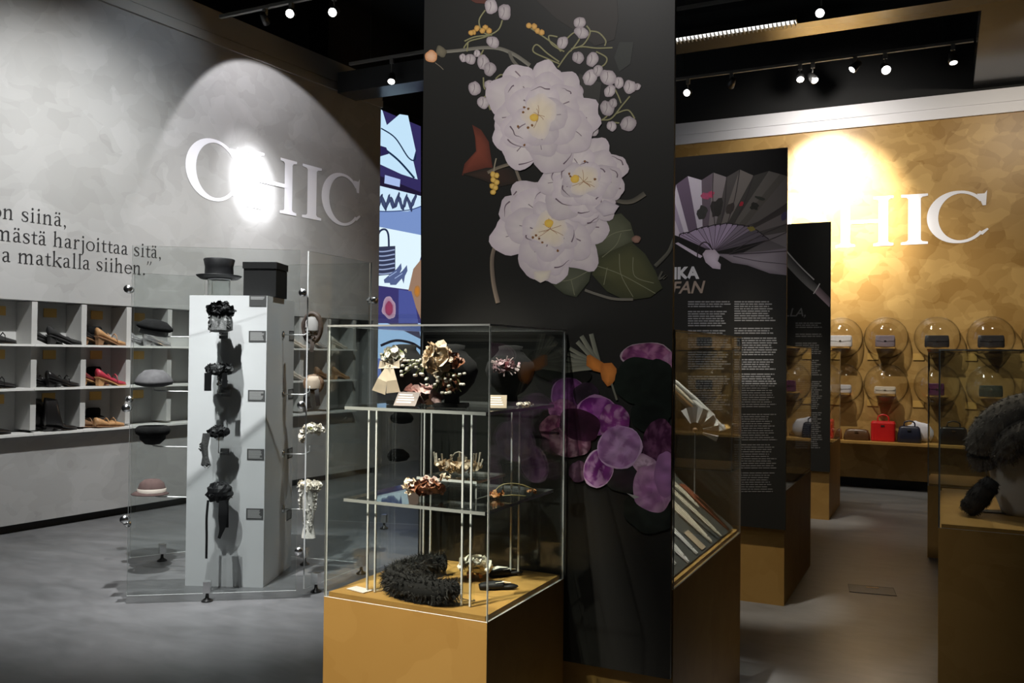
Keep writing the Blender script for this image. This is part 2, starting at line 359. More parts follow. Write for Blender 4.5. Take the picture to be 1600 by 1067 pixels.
A_ = st((0.07, 0.36, SW * .9), (0.10, 0.42, TH * 1.3), (0.19, 0.445, TH), (0.27, 0.41, SW * .9), (0.295, 0.32, SW), (0.295, 0.08, SW), (0.325, 0.03, TH * 1.4), (0.40, 0.035, TH)) + \
    st((0.28, 0.27, TH), (0.18, 0.24, TH * 1.3), (0.09, 0.18, SW * .9), (0.08, 0.09, SW), (0.13, 0.025, TH * 1.4), (0.21, 0.03, TH), (0.28, 0.09, TH))
GL = {
 'o': (0.54, ring(0.27, 0.22, 0.2, 0.215)),
 'n': (0.58, stem(0.13, 0, XH, flag=True) + arch(0.16)),
 'm': (0.86, stem(0.13, 0, XH, flag=True) + arch(0.16) + arch(0.43)),
 'h': (0.58, stem(0.13, 0, 0.72, flag=True) + arch(0.16)),
 'i': (0.30, stem(0.15, 0, XH, flag=True) + disc(0.14, 0.62, 0.05)),
 'l': (0.29, stem(0.15, 0, 0.72, flag=True)),
 'r': (0.40, stem(0.13, 0, XH, flag=True) + st((0.16, 0.33, TH), (0.22, 0.42, TH * 1.4), (0.29, 0.44, TH * 1.8), (0.35, 0.405, SW * .8))),
 'j': (0.27, [('q', [(0.11, -0.1), (0.19, -0.1), (0.19, XH), (0.11, XH)])] + st((0.15, 0.0, SW), (0.15, -0.12, SW), (0.11, -0.21, TH * 1.3), (0.03, -0.235, TH * 1.6)) + [('q', [(0.04, 0.41), (0.11, 0.405), (0.19, 0.472), (0.165, 0.472)])] + disc(0.14, 0.62, 0.05)),
 'k': (0.56, stem(0.13, 0, 0.72, flag=True) + st((0.16, 0.2, TH), (0.28, 0.3, TH * 1.2), (0.41, 0.43, TH)) + st((0.24, 0.27, SW * .8), (0.34, 0.14, SW), (0.45, 0.015, SW), (0.52, 0.015, TH)) + [('q', [(0.32, 0.42), (0.5, 0.42), (0.5, 0.45), (0.32, 0.45)])]),
 't': (0.34, st((0.15, 0.585, TH), (0.15, 0.4, SW), (0.15, 0.12, SW), (0.17, 0.045, SW * .8), (0.24, 0.02, TH * 1.4), (0.32, 0.045, TH)) + [('q', [(0.03, 0.40), (0.31, 0.40), (0.31, 0.44), (0.03, 0.44)])]),
 'e': (0.48, ring(0.25, 0.22, 0.19, 0.215, 0, 325, SW * .95) + [('q', [(0.07, 0.235), (0.44, 0.235), (0.44, 0.27), (0.07, 0.27)])]),
 's': (0.42, st((0.34, 0.345, TH * 1.6), (0.3, 0.425, TH * 1.1), (0.2, 0.445, TH), (0.105, 0.4, SW * .8), (0.105, 0.315, SW), (0.2, 0.24, SW * 1.05), (0.315, 0.17, SW), (0.325, 0.075, SW * .85), (0.23, 0.012, TH), (0.11, 0.025, TH * 1.1), (0.065, 0.11, TH * 1.6))),
 'a': (0.45, A_), 'ä': (0.45, A_ + disc(0.12, 0.6, 0.047) + disc(0.28, 0.6, 0.047)),
 ',': (0.25, disc(0.12, 0.045, 0.052) + st((0.15, 0.05, 0.05), (0.145, -0.02, 0.05), (0.09, -0.12, 0.02))),
 '.': (0.24, disc(0.12, 0.045, 0.055)),
 '”': (0.40, st((0.13, 0.72, 0.06), (0.10, 0.6, 0.045), (0.05, 0.52, 0.02)) + st((0.30, 0.72, 0.06), (0.27, 0.6, 0.045), (0.22, 0.52, 0.02))),
 ' ': (0.27, []),
}
def put_shapes(b, shapes, fn0, step=(0, 0, 0)):
    for ns, (kind, pts) in enumerate(shapes):
        fn = lambda x, y: Vector(fn0(x, y)) + Vector(step) * ns
        if kind == 'q': b.poly([fn(x, y) for x, y in pts])
        else:
            a = []; c = []
            for i, (x, y, wd) in enumerate(pts):
                p, q = pts[max(i - 1, 0)], pts[min(i + 1, len(pts) - 1)]
                dx, dy = q[0] - p[0], q[1] - p[1]; L = math.hypot(dx, dy) or 1
                a.append(b.av(fn(x - dy / L * wd / 2, y + dx / L * wd / 2))); c.append(b.av(fn(x + dy / L * wd / 2, y - dx / L * wd / 2)))
            for i in range(len(pts) - 1): b.af((a[i], c[i], c[i + 1], a[i + 1]))
def text_width(t): return sum(GL[ch][0] for ch in t)
sA = onL(82, 386)[0]; sB = onL(253, 400)[0]
EM = (sB - sA) / text_width('harjoittaa sitä,')
for txt, pe, pb in (('on siinä,', 105, (70, 350.5)), ('mästä harjoittaa sitä,', 253, (69, 383.5)), ('a matkalla siihen.”', 238, (150, 422.5))):
    zb = onL(*pb)[1]; x = onL(pe, pb[1])[0] - text_width(txt) * EM; b = MB()
    for ch in txt:
        put_shapes(b, GL[ch][1], lambda u, v, x=x: (x + u * EM, -0.003, zb + v * EM * 1.04), (0, -0.0003, 0)); x += GL[ch][0] * EM
    o = b.build('quote_line', VINYLB, wall_left); o['label'] = 'black serif wall lettering'
# the big capitals, cap height 1
def cap_C():
    P = []
    for k in range(41):
        a = R(38 + (322 - 38) * k / 40); t = abs(math.cos(a)) ** 1.3 if math.cos(a) < 0 else 0
        P.append((0.47 + 0.40 * math.cos(a), 0.5 + 0.485 * math.sin(a), 0.055 + 0.115 * t))
    q = [('s', P)]
    q += [('q', [(0.80, 0.70), (0.85, 0.70), (0.865, 0.99), (0.83, 0.93), (0.72, 0.93), (0.77, 0.80)])]
    q += [('q', [(0.74, 0.17), (0.80, 0.13), (0.89, 0.235), (0.87, 0.26)])]
    return q
def cap_stem(x, wd=0.16):
    return [('q', [(x - wd / 2, 0.03), (x + wd / 2, 0.03), (x + wd / 2, 0.97), (x - wd / 2, 0.97)]),
            ('q', [(x - .17, 0), (x + .17, 0), (x + .17, .045), (x + wd / 2 + .02, .06), (x + wd / 2, .09), (x - wd / 2, .09), (x - wd / 2 - .02, .06), (x - .17, .045)]),
            ('q', [(x - .17, 1), (x - .17, .955), (x - wd / 2 - .02, .94), (x - wd / 2, .91), (x + wd / 2, .91), (x + wd / 2 + .02, .94), (x + .17, .955), (x + .17, 1)])]
CAPS = {'C': (0.07, 0.89, cap_C()), 'H': (0.0, 1.0, cap_stem(0.17) + cap_stem(0.83) + [('q', [(0.2, .47), (0.8, .47), (0.8, .54), (0.2, .54)])]), 'I': (0.0, 0.34, cap_stem(0.17))}
def chic(parent, spans, z0, z1, put, mt):
    for ch, (a, c) in spans:
        l, r, sh = CAPS[ch]; b = MB()
        put_shapes(b, sh, lambda u, v: put(a + (u - l) / (r - l) * (c - a), z0 + v * (z1 - z0)), (0, -0.0006, 0))
        o = b.build('letter', mt, parent); o['label'] = 'large white capital letter ' + ch
L_ = lambda p0, p1, y: (onL(p0, y)[0], onL(p1, y)[0])
chic(wall_left, (('C', L_(297.5, 373, 270)), ('H', L_(384, 463, 285)), ('I', L_(472, 502, 295)), ('C', L_(508, 563, 310))), 3.135, 3.765, lambda s_, z: (s_, -0.004, z), VINYLW)
B_ = lambda p0, p1: (onY(p0, 345, YB).x, onY(p1, 345, YB).x)
chic(wall_back, (('C', B_(1229, 1296)), ('H', B_(1306, 1396)), ('I', B_(1408, 1450)), ('C', B_(1457, 1545))), 2.905, 3.50, lambda s_, z: (s_, YB - 0.004, z), VINYLW)

# ------------------------------------------------------------------ the lit picture wall behind the end of the grey wall
def print_builder(fn):
    b = MB(); b.lay = 0; b.fn = fn; b.rnd = random.Random(7); return b
def pv(b, x, y): return b.fn(x, y, b.lay)
def ppoly(b, pts, col):
    b.lay += 1; b.af([b.av(pv(b, x, y), col) for x, y in pts])
def pfan(b, pts, ccol, ecol, jit=0.0, ctr=None):
    b.lay += 1; cx, cy = ctr or (sum(p[0] for p in pts) / len(pts), sum(p[1] for p in pts) / len(pts))
    c = b.av(pv(b, cx, cy), ccol); mid = []; ed = []
    for x, y in pts:
        k = 1 + b.rnd.uniform(-jit, jit); k2 = 1 + b.rnd.uniform(-jit, jit)
        mid.append(b.av(pv(b, cx + (x - cx) * .6, cy + (y - cy) * .6), tuple((u * .65 + v * .35) * k for u, v in zip(ccol, ecol))))
        ed.append(b.av(pv(b, x, y), tuple(v * k2 for v in ecol)))
    n = len(pts)
    for i in range(n):
        j = (i + 1) % n; b.af((c, mid[i], mid[j])); b.af((mid[i], ed[i], ed[j], mid[j]))
def pblob(b, cx, cy, rx, ry, rot, ccol, ecol, wob=0.08, n=26, jit=0.06, pinch=0):
    sd = b.rnd.uniform(0, 50); pts = []
    for k in range(n):
        a = 2 * math.pi * k / n; q = 1 + wob * 2 * noise.noise(Vector((math.cos(a) * 1.6, math.sin(a) * 1.6, sd)))
        x, y = math.cos(a) * rx * q, math.sin(a) * ry * q * (1 - pinch * math.cos(a))
        pts.append((cx + x * math.cos(rot) - y * math.sin(rot), cy + x * math.sin(rot) + y * math.cos(rot)))
    pfan(b, pts, ccol, ecol, jit)
def pstroke(b, pts, wd, col, col2=None, k=6):
    b.lay += 1; P = smooth_path(pts, k); a = []; c = []
    for i, (x, y) in enumerate(P):
        p, q = P[max(i - 1, 0)], P[min(i + 1, len(P) - 1)]; dx, dy = q[0] - p[0], q[1] - p[1]; L = math.hypot(dx, dy) or 1
        t = i / (len(P) - 1); w_ = (wd[0] + (wd[1] - wd[0]) * t if isinstance(wd, tuple) else wd) / 2
        a.append(b.av(pv(b, x - dy / L * w_, y + dx / L * w_), col)); c.append(b.av(pv(b, x + dy / L * w_, y - dx / L * w_), col2 or col))
    for i in range(len(P) - 1): b.af((a[i], c[i], c[i + 1], a[i + 1]))

scr = tag(thing('video_wall', 'tall glowing picture screen of white collars and shoes beside the grey wall', 'screen'), 'tall glowing picture screen of white collars and shoes beside the grey wall', 'screen')
scr.location = W0; scr.rotation_euler = (0, 0, WA)
b = MB(); b.box(4.4, 6.14, 0.33, 0.45, 1.2, 4.96); b.build('frame', DARKMETAL, scr)
def scrfn(x, y, lay):
    s_, z = onL(x, y, -0.3); return (s_, 0.329 - 0.0001 * lay, z)
b = print_builder(scrfn); E_ = 1.0
K = lambda r, g, bb: rgb(r, g, bb, E_)
ppoly(b, [(548, 150), (660, 197), (660, 300), (548, 262)], K(50, 44, 92))
ppoly(b, [(560, 150), (600, 172), (607, 195), (627, 178), (640, 180), (652, 235), (648, 250), (655, 280), (630, 272), (600, 258), (560, 240)], K(196, 228, 250))
pstroke(b, [(598, 200), (620, 215), (640, 245), (650, 250), (652, 240)], 2, K(20, 40, 70)); pstroke(b, [(600, 230), (625, 250), (650, 278)], 3, K(20, 40, 70))
ppoly(b, [(590, 225), (606, 230), (610, 240), (590, 246)], K(40, 35, 80))
ppoly(b, [(548, 255), (660, 300), (660, 312), (548, 285)], K(30, 24, 50)); ppoly(b, [(604, 273), (628, 280), (627, 292), (603, 286)], K(170, 190, 235))
ppoly(b, [(548, 278), (660, 306), (660, 372), (548, 345)], K(205, 232, 252))
ppoly(b, [(548, 322), (600, 330), (640, 330), (660, 322), (660, 370), (548, 352)], K(120, 146, 200))
for i in range(9):
    x = 596 + i * 6.6
    pblob(b, x, 314 + (i % 2) * 4, 3.0, 12, 0.3 * (-1) ** i, K(70, 82, 120), K(40, 48, 78), 0.3, 10)
pstroke(b, [(562, 326), (600, 330), (640, 328), (660, 322)], 1.5, K(40, 60, 110))
ppoly(b, [(548, 345), (660, 367), (660, 455), (548, 440)], K(226, 246, 255))
pstroke(b, [(590, 395), (594, 365), (603, 358), (609, 366), (610, 392)], 3, K(40, 50, 80))
ppoly(b, [(580, 386), (620, 384), (620, 428), (582, 432)], K(52, 58, 84))
for i in range(6): pstroke(b, [(581, 391 + i * 7), (600, 393 + i * 7), (619, 390 + i * 7)], 2, K(150, 165, 200))
for dx, dy in ((0, 0), (9, 3)):
    ppoly(b, [(602 + dx, 437 + dy), (612 + dx, 428 + dy), (622 + dx, 420 + dy), (629 + dx, 411 + dy), (630 + dx, 420 + dy), (626 + dx, 428 + dy), (624 + dx, 440 + dy), (621 + dx, 432 + dy), (612 + dx, 442 + dy), (603 + dx, 442 + dy)], K(84, 98, 140))
    pstroke(b, [(610 + dx, 432 + dy), (622 + dx, 424 + dy)], 1, K(170, 190, 230))
ppoly(b, [(548, 440), (645, 453), (660, 400), (660, 505), (548, 505)], K(58, 54, 108))
ppoly(b, [(648, 420), (660, 405), (660, 500), (652, 480), (640, 455)], K(150, 120, 100)); pblob(b, 654, 455, 5, 9, 0, K(190, 120, 40), K(150, 110, 70))
ppoly(b, [(625, 452), (645, 455), (652, 480), (656, 505), (625, 505)], K(74, 84, 150))
pblob(b, 610, 482, 11, 17, 0, K(150, 90, 120), K(170, 150, 170), 0.15); pblob(b, 610, 482, 6, 11, 0, K(150, 60, 90), K(130, 60, 90))
ppoly(b, [(548, 505), (660, 505), (660, 560), (548, 560)], K(170, 205, 245)); ppoly(b, [(608, 505), (655, 505), (660, 530), (636, 518)], K(70, 66, 90))
pstroke(b, [(597, 540), (620, 532), (645, 536), (660, 545)], 4, K(30, 26, 40))
ppoly(b, [(548, 560), (660, 560), (660, 606), (548, 606)], K(110, 128, 190))
b.build('picture', SCREENP, scr, color=True)

# ================================================================== BANNERS, PLINTHS AND GLASS CASES OF THE MIDDLE ROW
PZ = 0.71; GT = 1.64; XR = -0.87; XL = -1.92
def glass_case(name, label, x0, x1, y0, y1, pz, gt, t=0.006, edge=EDGE, top=True, inset=0.0):
    """wooden plinth carrying a hood of five clear panes with rims coloured as lit or shaded"""
    o = thing(name, label, 'display case', ((x0 + x1) / 2, (y0 + y1) / 2, 0))
    hx, hy = (x1 - x0) / 2, (y1 - y0) / 2
    b = MB(); b.box(-hx, hx, -hy, hy, 0, pz); b.build('plinth', GOLD_PAINT, o)
    b = MB(); g = 0.001; b.box(-hx + .012, hx - .012, -hy + .012, hy - .012, pz + g, pz + .016); b.build('base_board', GOLD_PAINT, o)
    z0, z1 = pz + g, gt
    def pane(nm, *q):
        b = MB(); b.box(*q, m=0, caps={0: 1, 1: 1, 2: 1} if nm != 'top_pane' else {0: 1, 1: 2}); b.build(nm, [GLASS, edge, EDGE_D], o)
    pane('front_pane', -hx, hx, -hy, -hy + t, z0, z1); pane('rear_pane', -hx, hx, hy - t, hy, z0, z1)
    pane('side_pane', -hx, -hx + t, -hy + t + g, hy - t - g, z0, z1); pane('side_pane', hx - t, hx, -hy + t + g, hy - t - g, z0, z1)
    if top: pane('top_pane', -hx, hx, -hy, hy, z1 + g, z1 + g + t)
    return o
caseA = glass_case('flower_case', 'square ochre plinth with clear hood holding silk flower ornaments, nearest case', -1.915, -1.28, 2.445, 3.065, PZ, GT)
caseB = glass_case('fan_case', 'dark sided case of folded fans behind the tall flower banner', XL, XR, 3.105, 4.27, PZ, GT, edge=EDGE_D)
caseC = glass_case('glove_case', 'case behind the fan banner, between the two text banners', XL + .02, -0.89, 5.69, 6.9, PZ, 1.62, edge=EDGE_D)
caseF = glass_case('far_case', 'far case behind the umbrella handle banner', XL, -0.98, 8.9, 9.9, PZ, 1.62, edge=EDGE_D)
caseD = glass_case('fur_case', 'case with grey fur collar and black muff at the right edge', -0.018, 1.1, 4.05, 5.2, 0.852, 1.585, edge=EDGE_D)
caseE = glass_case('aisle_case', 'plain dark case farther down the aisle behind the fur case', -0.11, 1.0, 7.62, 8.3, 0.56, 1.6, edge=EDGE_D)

def banner(name, label, x0, x1, y, z0, z1):
    o = thing(name, label, 'banner', ((x0 + x1) / 2, y, z0)); hx = (x1 - x0) / 2
    b = MB(); b.box(-hx, hx, 0, 0.02, 0, z1 - z0); b.build('board', BANNER, o); return o
BY1, BY2, BY3 = 3.079, 5.665, 8.875
ban1 = banner('flower_banner', 'tallest black banner printed with white roses and purple violets', -1.935, -0.873, BY1, 0.398, 3.12)
ban2 = banner('fan_banner', 'black text banner printed with a large open folding fan', -1.93, -0.88, BY2, 0.478, 2.865)
ban3 = banner('umbrella_banner', 'farthest black text banner printed with a silver umbrella handle', -1.98, -0.972, BY3, 0.462, 2.857)
def banfn(o, Y):
    def fn(x, y, lay):
        p = onY(x, y, Y); return p - o.location + Vector((0, -0.0008 - 0.000012 * lay, 0))
    return fn
KP = 1.25
P = lambda r, g, bb: rgb(r, g, bb, KP)
# ---- rose banner print
b = print_builder(banfn(ban1, BY1)); rn = b.rnd
Z1 = lambda x, y: (640 + x / 3.72, y / 3.72); Z2 = lambda x, y: (640 + x / 3.72, 230 + y / 3.72)
def zs(Z, pts): return [Z(*p) for p in pts]
ppoly(b, [(838, 0), (964, 0), (966, 30), (960, 62), (930, 72), (905, 52), (870, 30)], P(47, 43, 39)); ppoly(b, [(735, 0), (760, 0), (758, 6), (744, 5)], P(90, 50, 40))
ppoly(b, [(968, 66), (990, 66), (985, 100), (968, 112), (960, 90)], P(52, 54, 50)); ppoly(b, [(905, 115), (940, 130), (935, 170), (915, 175), (900, 150)], P(56, 54, 50))
pfan(b, [(738, 195), (752, 203), (764, 222), (768, 250), (770, 262), (745, 268), (722, 274), (726, 256), (744, 236), (742, 212)], P(128, 66, 50), P(92, 48, 38), .1)
pfan(b, [(722, 272), (760, 262), (800, 262), (812, 285), (780, 292), (750, 280)], P(62, 46, 38), P(44, 38, 33), .1)
STEMC, STEML = P(136, 132, 120), P(104, 100, 90)
pstroke(b, zs(Z1, [(195, 302), (300, 292), (420, 278), (520, 282), (610, 318), (700, 380)]), (5, 6), STEMC, STEML)
pstroke(b, zs(Z1, [(580, 300), (600, 350), (640, 395)]), 5, STEML); pblob(b, *Z1(185, 300), 9, 8, 0, P(120, 112, 92), P(90, 84, 70), .2)
pblob(b, 674, 88, 9.5, 10, 0, P(240, 196, 160), P(206, 140, 90)); pstroke(b, [(680, 98), (688, 104), (693, 109)], 1.2, P(120, 110, 95))
GR = P(150, 146, 106)
for st_ in ([(440, 60), (405, 120), (425, 185), (480, 205)], [(540, 118), (515, 175), (440, 215), (350, 240), (315, 280)], [(470, 205), (380, 215), (320, 240)], [(340, 250), (335, 300)], [(430, 290), (410, 330)], [(430, 450), (432, 500), (440, 520)],
            [(565, 445), (530, 435), (500, 460)], [(400, 600), (440, 560), (520, 535)], [(470, 640), (455, 600)], [(880, 300), (850, 265), (780, 215), (705, 165)], [(870, 360), (800, 310), (740, 260), (720, 300), (800, 340), (870, 370)],
            [(862, 392), (935, 295), (1000, 272), (1090, 280), (1180, 277)], [(935, 300), (990, 220), (960, 190), (915, 225)], [(1030, 150), (1050, 190), (1010, 260), (940, 285)], [(1050, 180), (1100, 190), (1140, 235), (1135, 268)], [(1085, 300), (1145, 335), (1135, 375), (1090, 400)],
            [(1030, 735), (1100, 700), (1170, 690), (1230, 620), (1280, 560)], [(1040, 720), (1130, 690), (1190, 620)], [(1185, 500), (1215, 560), (1230, 600)], [(1170, 710), (1220, 715)], [(1200, 660), (1270, 640), (1310, 690)], [(860, 215), (810, 210), (830, 260), (900, 300)]):
    pstroke(b, zs(Z1, st_), 2.2, GR, P(120, 116, 84))
for x, y in ((372, 188), (392, 165), (358, 190), (440, 160), (462, 180), (425, 178), (695, 150), (725, 155), (745, 180), (768, 190)): pblob(b, *Z1(x, y), 4.6, 4.6, 0, P(224, 176, 96), P(172, 126, 60), .15, 12)
for x, y, r in ((475, 40, 40), (553, 72, 42), (485, 245, 36), (312, 338, 22), (355, 345, 32), (393, 312, 20), (430, 365, 40), (468, 400, 38), (380, 515, 38), (472, 500, 34), (430, 598, 36), (990, 130, 34), (1000, 190, 38), (890, 250, 34), (980, 337, 36), (1062, 345, 38), (1050, 450, 45), (1095, 410, 30), (1155, 450, 45), (1165, 530, 34), (1218, 482, 30), (1325, 505, 20), (1280, 505, 38), (1150, 630, 42), (1185, 600, 26), (1270, 720, 45), (1175, 735, 30), (1075, 765, 26)):
    px, py = Z1(x, y); r /= 3.72; ro = rn.uniform(-1.2, 1.2); lum = rn.uniform(0.72, 1.0); cc = tuple(v * lum for v in P(216, 206, 204)); ee = tuple(v * lum for v in P(166, 152, 158))
    pblob(b, px, py, r * .92, r * 1.1, ro, cc, ee, .1, 18, .06)
    pstroke(b, [(px - r * .35, py + r * .7), (px - r * .05, py), (px - r * .1, py - r * .7)], (0.5, 1.1), P(120, 104, 112))
pblob(b, *Z1(965, 530), 13, 13, 0, P(214, 202, 204), P(172, 158, 166))
# leaves and stems under the lower roses
for pts, c1, c2 in (([(1080, 430), (1150, 400), (1230, 385), (1285, 440), (1315, 540), (1230, 600), (1130, 650), (1060, 640), (1040, 540)], (96, 98, 78), (70, 72, 56)),
                    ([(1080, 640), (1180, 600), (1290, 550), (1370, 620), (1430, 720), (1470, 820), (1400, 872), (1260, 892), (1150, 840), (1060, 740)], (84, 84, 56), (58, 60, 42)),
                    ([(800, 760), (900, 700), (1000, 640), (1065, 680), (1045, 780), (970, 872), (900, 855), (850, 815)], (90, 92, 76), (62, 66, 52))):
    pfan(b, zs(Z2, pts), P(*c1), P(*c2), .16)
for st_ in ([(1100, 560), (1190, 500), (1290, 480)], [(1120, 640), (1200, 570), (1230, 500)], [(1090, 690), (1230, 740), (1430, 850)], [(1220, 620), (1230, 740), (1300, 870)], [(1150, 700), (1130, 800)], [(1300, 640), (1310, 750), (1420, 790)], [(840, 780), (940, 770), (1040, 720)], [(940, 770), (960, 860)]):
    pstroke(b, zs(Z2, st_), 1.1, P(122, 122, 98))
pstroke(b, zs(Z2, [(575, 470), (515, 545), (482, 640), (488, 780), (515, 905)]), (5.5, 7), P(140, 126, 110), P(92, 82, 74))
pstroke(b, zs(Z2, [(1180, 300), (1240, 318), (1300, 312), (1368, 270)]), (6, 8), P(104, 98, 86), P(70, 68, 60))
pstroke(b, [(1054, 372), (1046, 392), (1036, 404), (1024, 416)], (5, 6), P(96, 94, 84), P(66, 64, 58)); pstroke(b, [(1036, 436), (1042, 430), (1030, 436), (1035, 424)], 3, P(84, 82, 74))
pstroke(b, zs(Z2, [(1020, 830), (1090, 855), (1190, 882), (1300, 885)]), 4, P(112, 108, 98)); pblob(b, *Z2(1318, 535), 7, 6, 0, P(150, 116, 100), P(110, 84, 74))
pstroke(b, zs(Z2, [(455, 148), (520, 118), (600, 96), (660, 98)]), 5, P(136, 124, 106), P(96, 88, 76)); pstroke(b, zs(Z2, [(610, 100), (630, 160), (655, 225)]), 4.5, P(122, 112, 98)); pstroke(b, zs(Z2, [(505, 65), (495, 110), (490, 150)]), 2, P(150, 140, 120))
for x, y in ((485, 158), (508, 165), (488, 190), (508, 205), (482, 225), (500, 235), (487, 262)): pblob(b, *Z2(x, y), 4.4, 4.6, 0, P(238, 200, 110), P(190, 146, 60), .1, 12)
# roses
def rose(cx, cy, rx, ry, seed, eye, spec):
    rn.seed(seed)
    for n, q, sz in ((9, 0.60, 0.44), (7, 0.40, 0.44), (5, 0.22, 0.36)):
        a0 = rn.uniform(0, 6)
        for k in rn.sample(range(n), n):
            a = a0 + 2 * math.pi * k / n + rn.uniform(-.2, .2); lum = rn.uniform(0.88, 1.04); qq = q * rn.uniform(.9, 1.1)
            x, y = cx + math.cos(a) * rx * qq, cy + math.sin(a) * ry * qq
            cc = tuple(v * lum for v in P(224, 214, 211)); ee = tuple(v * lum for v in P(203, 190, 196))
            rr = sz * (rx + ry) / 2 * rn.uniform(.86, 1.12)
            pblob(b, x, y, rr * 1.12, rr * 0.9, a + rn.uniform(-.2, .2), cc, ee, .13, 30, .04)
            if rn.random() < .45:
                s0 = a - rn.uniform(.6, 1.3); s1 = s0 + rn.uniform(.5, 1.2); ps = []
                for j in range(5):
                    t = s0 + (s1 - s0) * j / 4; ps.append((x + math.cos(t) * rr * rn.uniform(.86, .98), y + math.sin(t) * rr * rn.uniform(.8, .9)))
                pstroke(b, ps, (0.3, 2.3), P(112, 94, 104))
            if rn.random() < .7:
                w_ = rn.uniform(-6, 6); x0, y0 = x - math.cos(a) * rr * .5, y - math.sin(a) * rr * .5; x1, y1 = x + math.cos(a) * rr * rn.uniform(.3, .85), y + math.sin(a) * rr * rn.uniform(.3, .85)
                pstroke(b, [(x0, y0), ((2 * x0 + x1) / 3 + w_ * .6, (2 * y0 + y1) / 3), ((x0 + 2 * x1) / 3 - w_ * .5, (y0 + 2 * y1) / 3 + w_ * .3), (x1 + w_ * .3, y1)], (0.4, rn.uniform(1, 2.4)), P(134, 116, 124))
    pblob(b, cx, cy, rx * .34, ry * .36, 0, P(234, 218, 188), P(220, 208, 202), .2, 24, .04)
    for k in range(9):
        a = rn.uniform(0, 6.28); r_ = rn.uniform(.1, .3)
        pstroke(b, [(cx, cy), (cx + math.cos(a) * rx * r_ * .6 + 1, cy + math.sin(a) * ry * r_ * .6), (cx + math.cos(a) * rx * r_, cy + math.sin(a) * ry * r_)], 0.7, P(164, 120, 84))
    for x, y in spec: pblob(b, x, y, 2, 2, 0, P(120, 78, 44), P(150, 110, 70), .3, 8)
    pblob(b, *eye, 7, 6.5, 0, P(238, 200, 92), P(222, 178, 76), .1, 14)
rose(860, 358, 80, 78, 3, (858, 349), ((838, 368), (843, 373), (848, 379), (872, 392), (833, 371)))
pfan(b, [(834, 424), (862, 422), (858, 436), (845, 442), (835, 436)], P(226, 216, 196), P(206, 194, 188))
rose(912, 284, 66, 62, 5, (899, 280), ((878, 254), (890, 272), (884, 250), (914, 252), (930, 280), (892, 276)))
pfan(b, [(930, 325), (945, 312), (968, 322), (960, 334), (944, 338)], P(210, 200, 202), P(188, 176, 184))
rose(842, 180, 82, 82, 8, (835, 184), ((820, 168), (826, 170), (818, 176), (810, 198), (826, 200), (832, 196), (820, 227)))
# violets with a raffia bow
ZV = lambda x, y: (840 + x / 5.927, 500 + y / 5.927)
pblob(b, 880, 575, 55, 22, .2, P(14, 16, 13), P(20, 20, 17), .2)
for x, y, w_ in ((500, 128, 7), (410, 148, 7), (372, 200, 7), (300, 262, 6), (283, 310, 6), (275, 360, 7), (262, 412, 7), (250, 466, 9)):
    pstroke(b, [ZV(x, y), ZV((x + 560) / 2 + 8, (y + 420) / 2), ZV(580, 430)], w_, P(132, 132, 116), P(96, 98, 86))
pfan(b, zs(ZV, [(460, 330), (490, 320), (620, 400), (600, 490), (520, 470), (455, 420)]), P(206, 128, 56), P(160, 96, 44), .15)
pfan(b, zs(ZV, [(610, 400), (690, 395), (735, 450), (735, 530), (690, 600), (650, 615), (600, 550), (585, 480)]), P(210, 132, 62), P(168, 100, 46), .15)
pstroke(b, zs(ZV, [(690, 590), (712, 660), (738, 740)]), 3, P(110, 110, 96))
def vio(x, y, rx, ry, ro, c1, c2, streak=None, n=7, rim=None):
    if rim: pblob(b, x, y, rx * 1.04, ry * 1.04, ro, P(*rim), P(*rim), .06)
    b.lay += 1; sd = rn.uniform(0, 90); nr, na = 9, 46; A_c, B_c, S_c = P(*c1), P(*c2), P(*(streak or c2)); prev = None; ce = None
    for i in range(nr + 1):
        ring_ = []
        for j in range(na if i else 1):
            a = 2 * math.pi * j / na; q = i / nr * (1 + .14 * noise.noise(Vector((math.cos(a) * 1.7, math.sin(a) * 1.7, sd))))
            u, v = math.cos(a) * rx * q, math.sin(a) * ry * q; px_, py_ = x + u * math.cos(ro) - v * math.sin(ro), y + u * math.sin(ro) + v * math.cos(ro)
            m1 = noise.noise(Vector((px_ * .11, py_ * .075, sd))) + .5 * noise.noise(Vector((px_ * .3, py_ * .2, sd + 9))) + .35 * noise.noise(Vector((a * 3.2, q, sd)))
            k = max(0, min(1, (m1 + .12) * 2.6)) if streak else 0; t = q * q; sh = 1 + .45 * noise.noise(Vector((px_ * .07, py_ * .09, sd + 20)))
            col = tuple(((A * (1 - t) + B * t) * (1 - k * .55) + S * k * .55) * sh for A, B, S in zip(A_c, B_c, S_c))
            ring_.append(b.av(pv(b, px_, py_), col))
        if i == 1:
            for j in range(na): b.af((prev[0], ring_[j], ring_[(j + 1) % na]))
        elif i > 1:
            for j in range(na): b.af((prev[j], ring_[j], ring_[(j + 1) % na], prev[(j + 1) % na]))
        prev = ring_
vio(1013, 556, 40, 20, 0, (120, 62, 108), (84, 36, 70), (176, 120, 152), 10, (160, 140, 150)); vio(1044, 572, 14, 24, .5, (170, 130, 156), (150, 104, 138), (110, 50, 96))
vio(1004, 596, 42, 38, .2, (16, 22, 18), (22, 30, 24)); vio(1032, 610, 28, 46, 0, (14, 20, 16), (20, 27, 22)); vio(1016, 650, 30, 26, 0, (14, 19, 16), (20, 26, 22))
vio(890, 617, 28, 26, .3, (128, 72, 134), (80, 40, 84), (56, 22, 58), 8, (110, 80, 112)); vio(916, 617, 20, 20, 0, (30, 22, 30), (44, 30, 44))
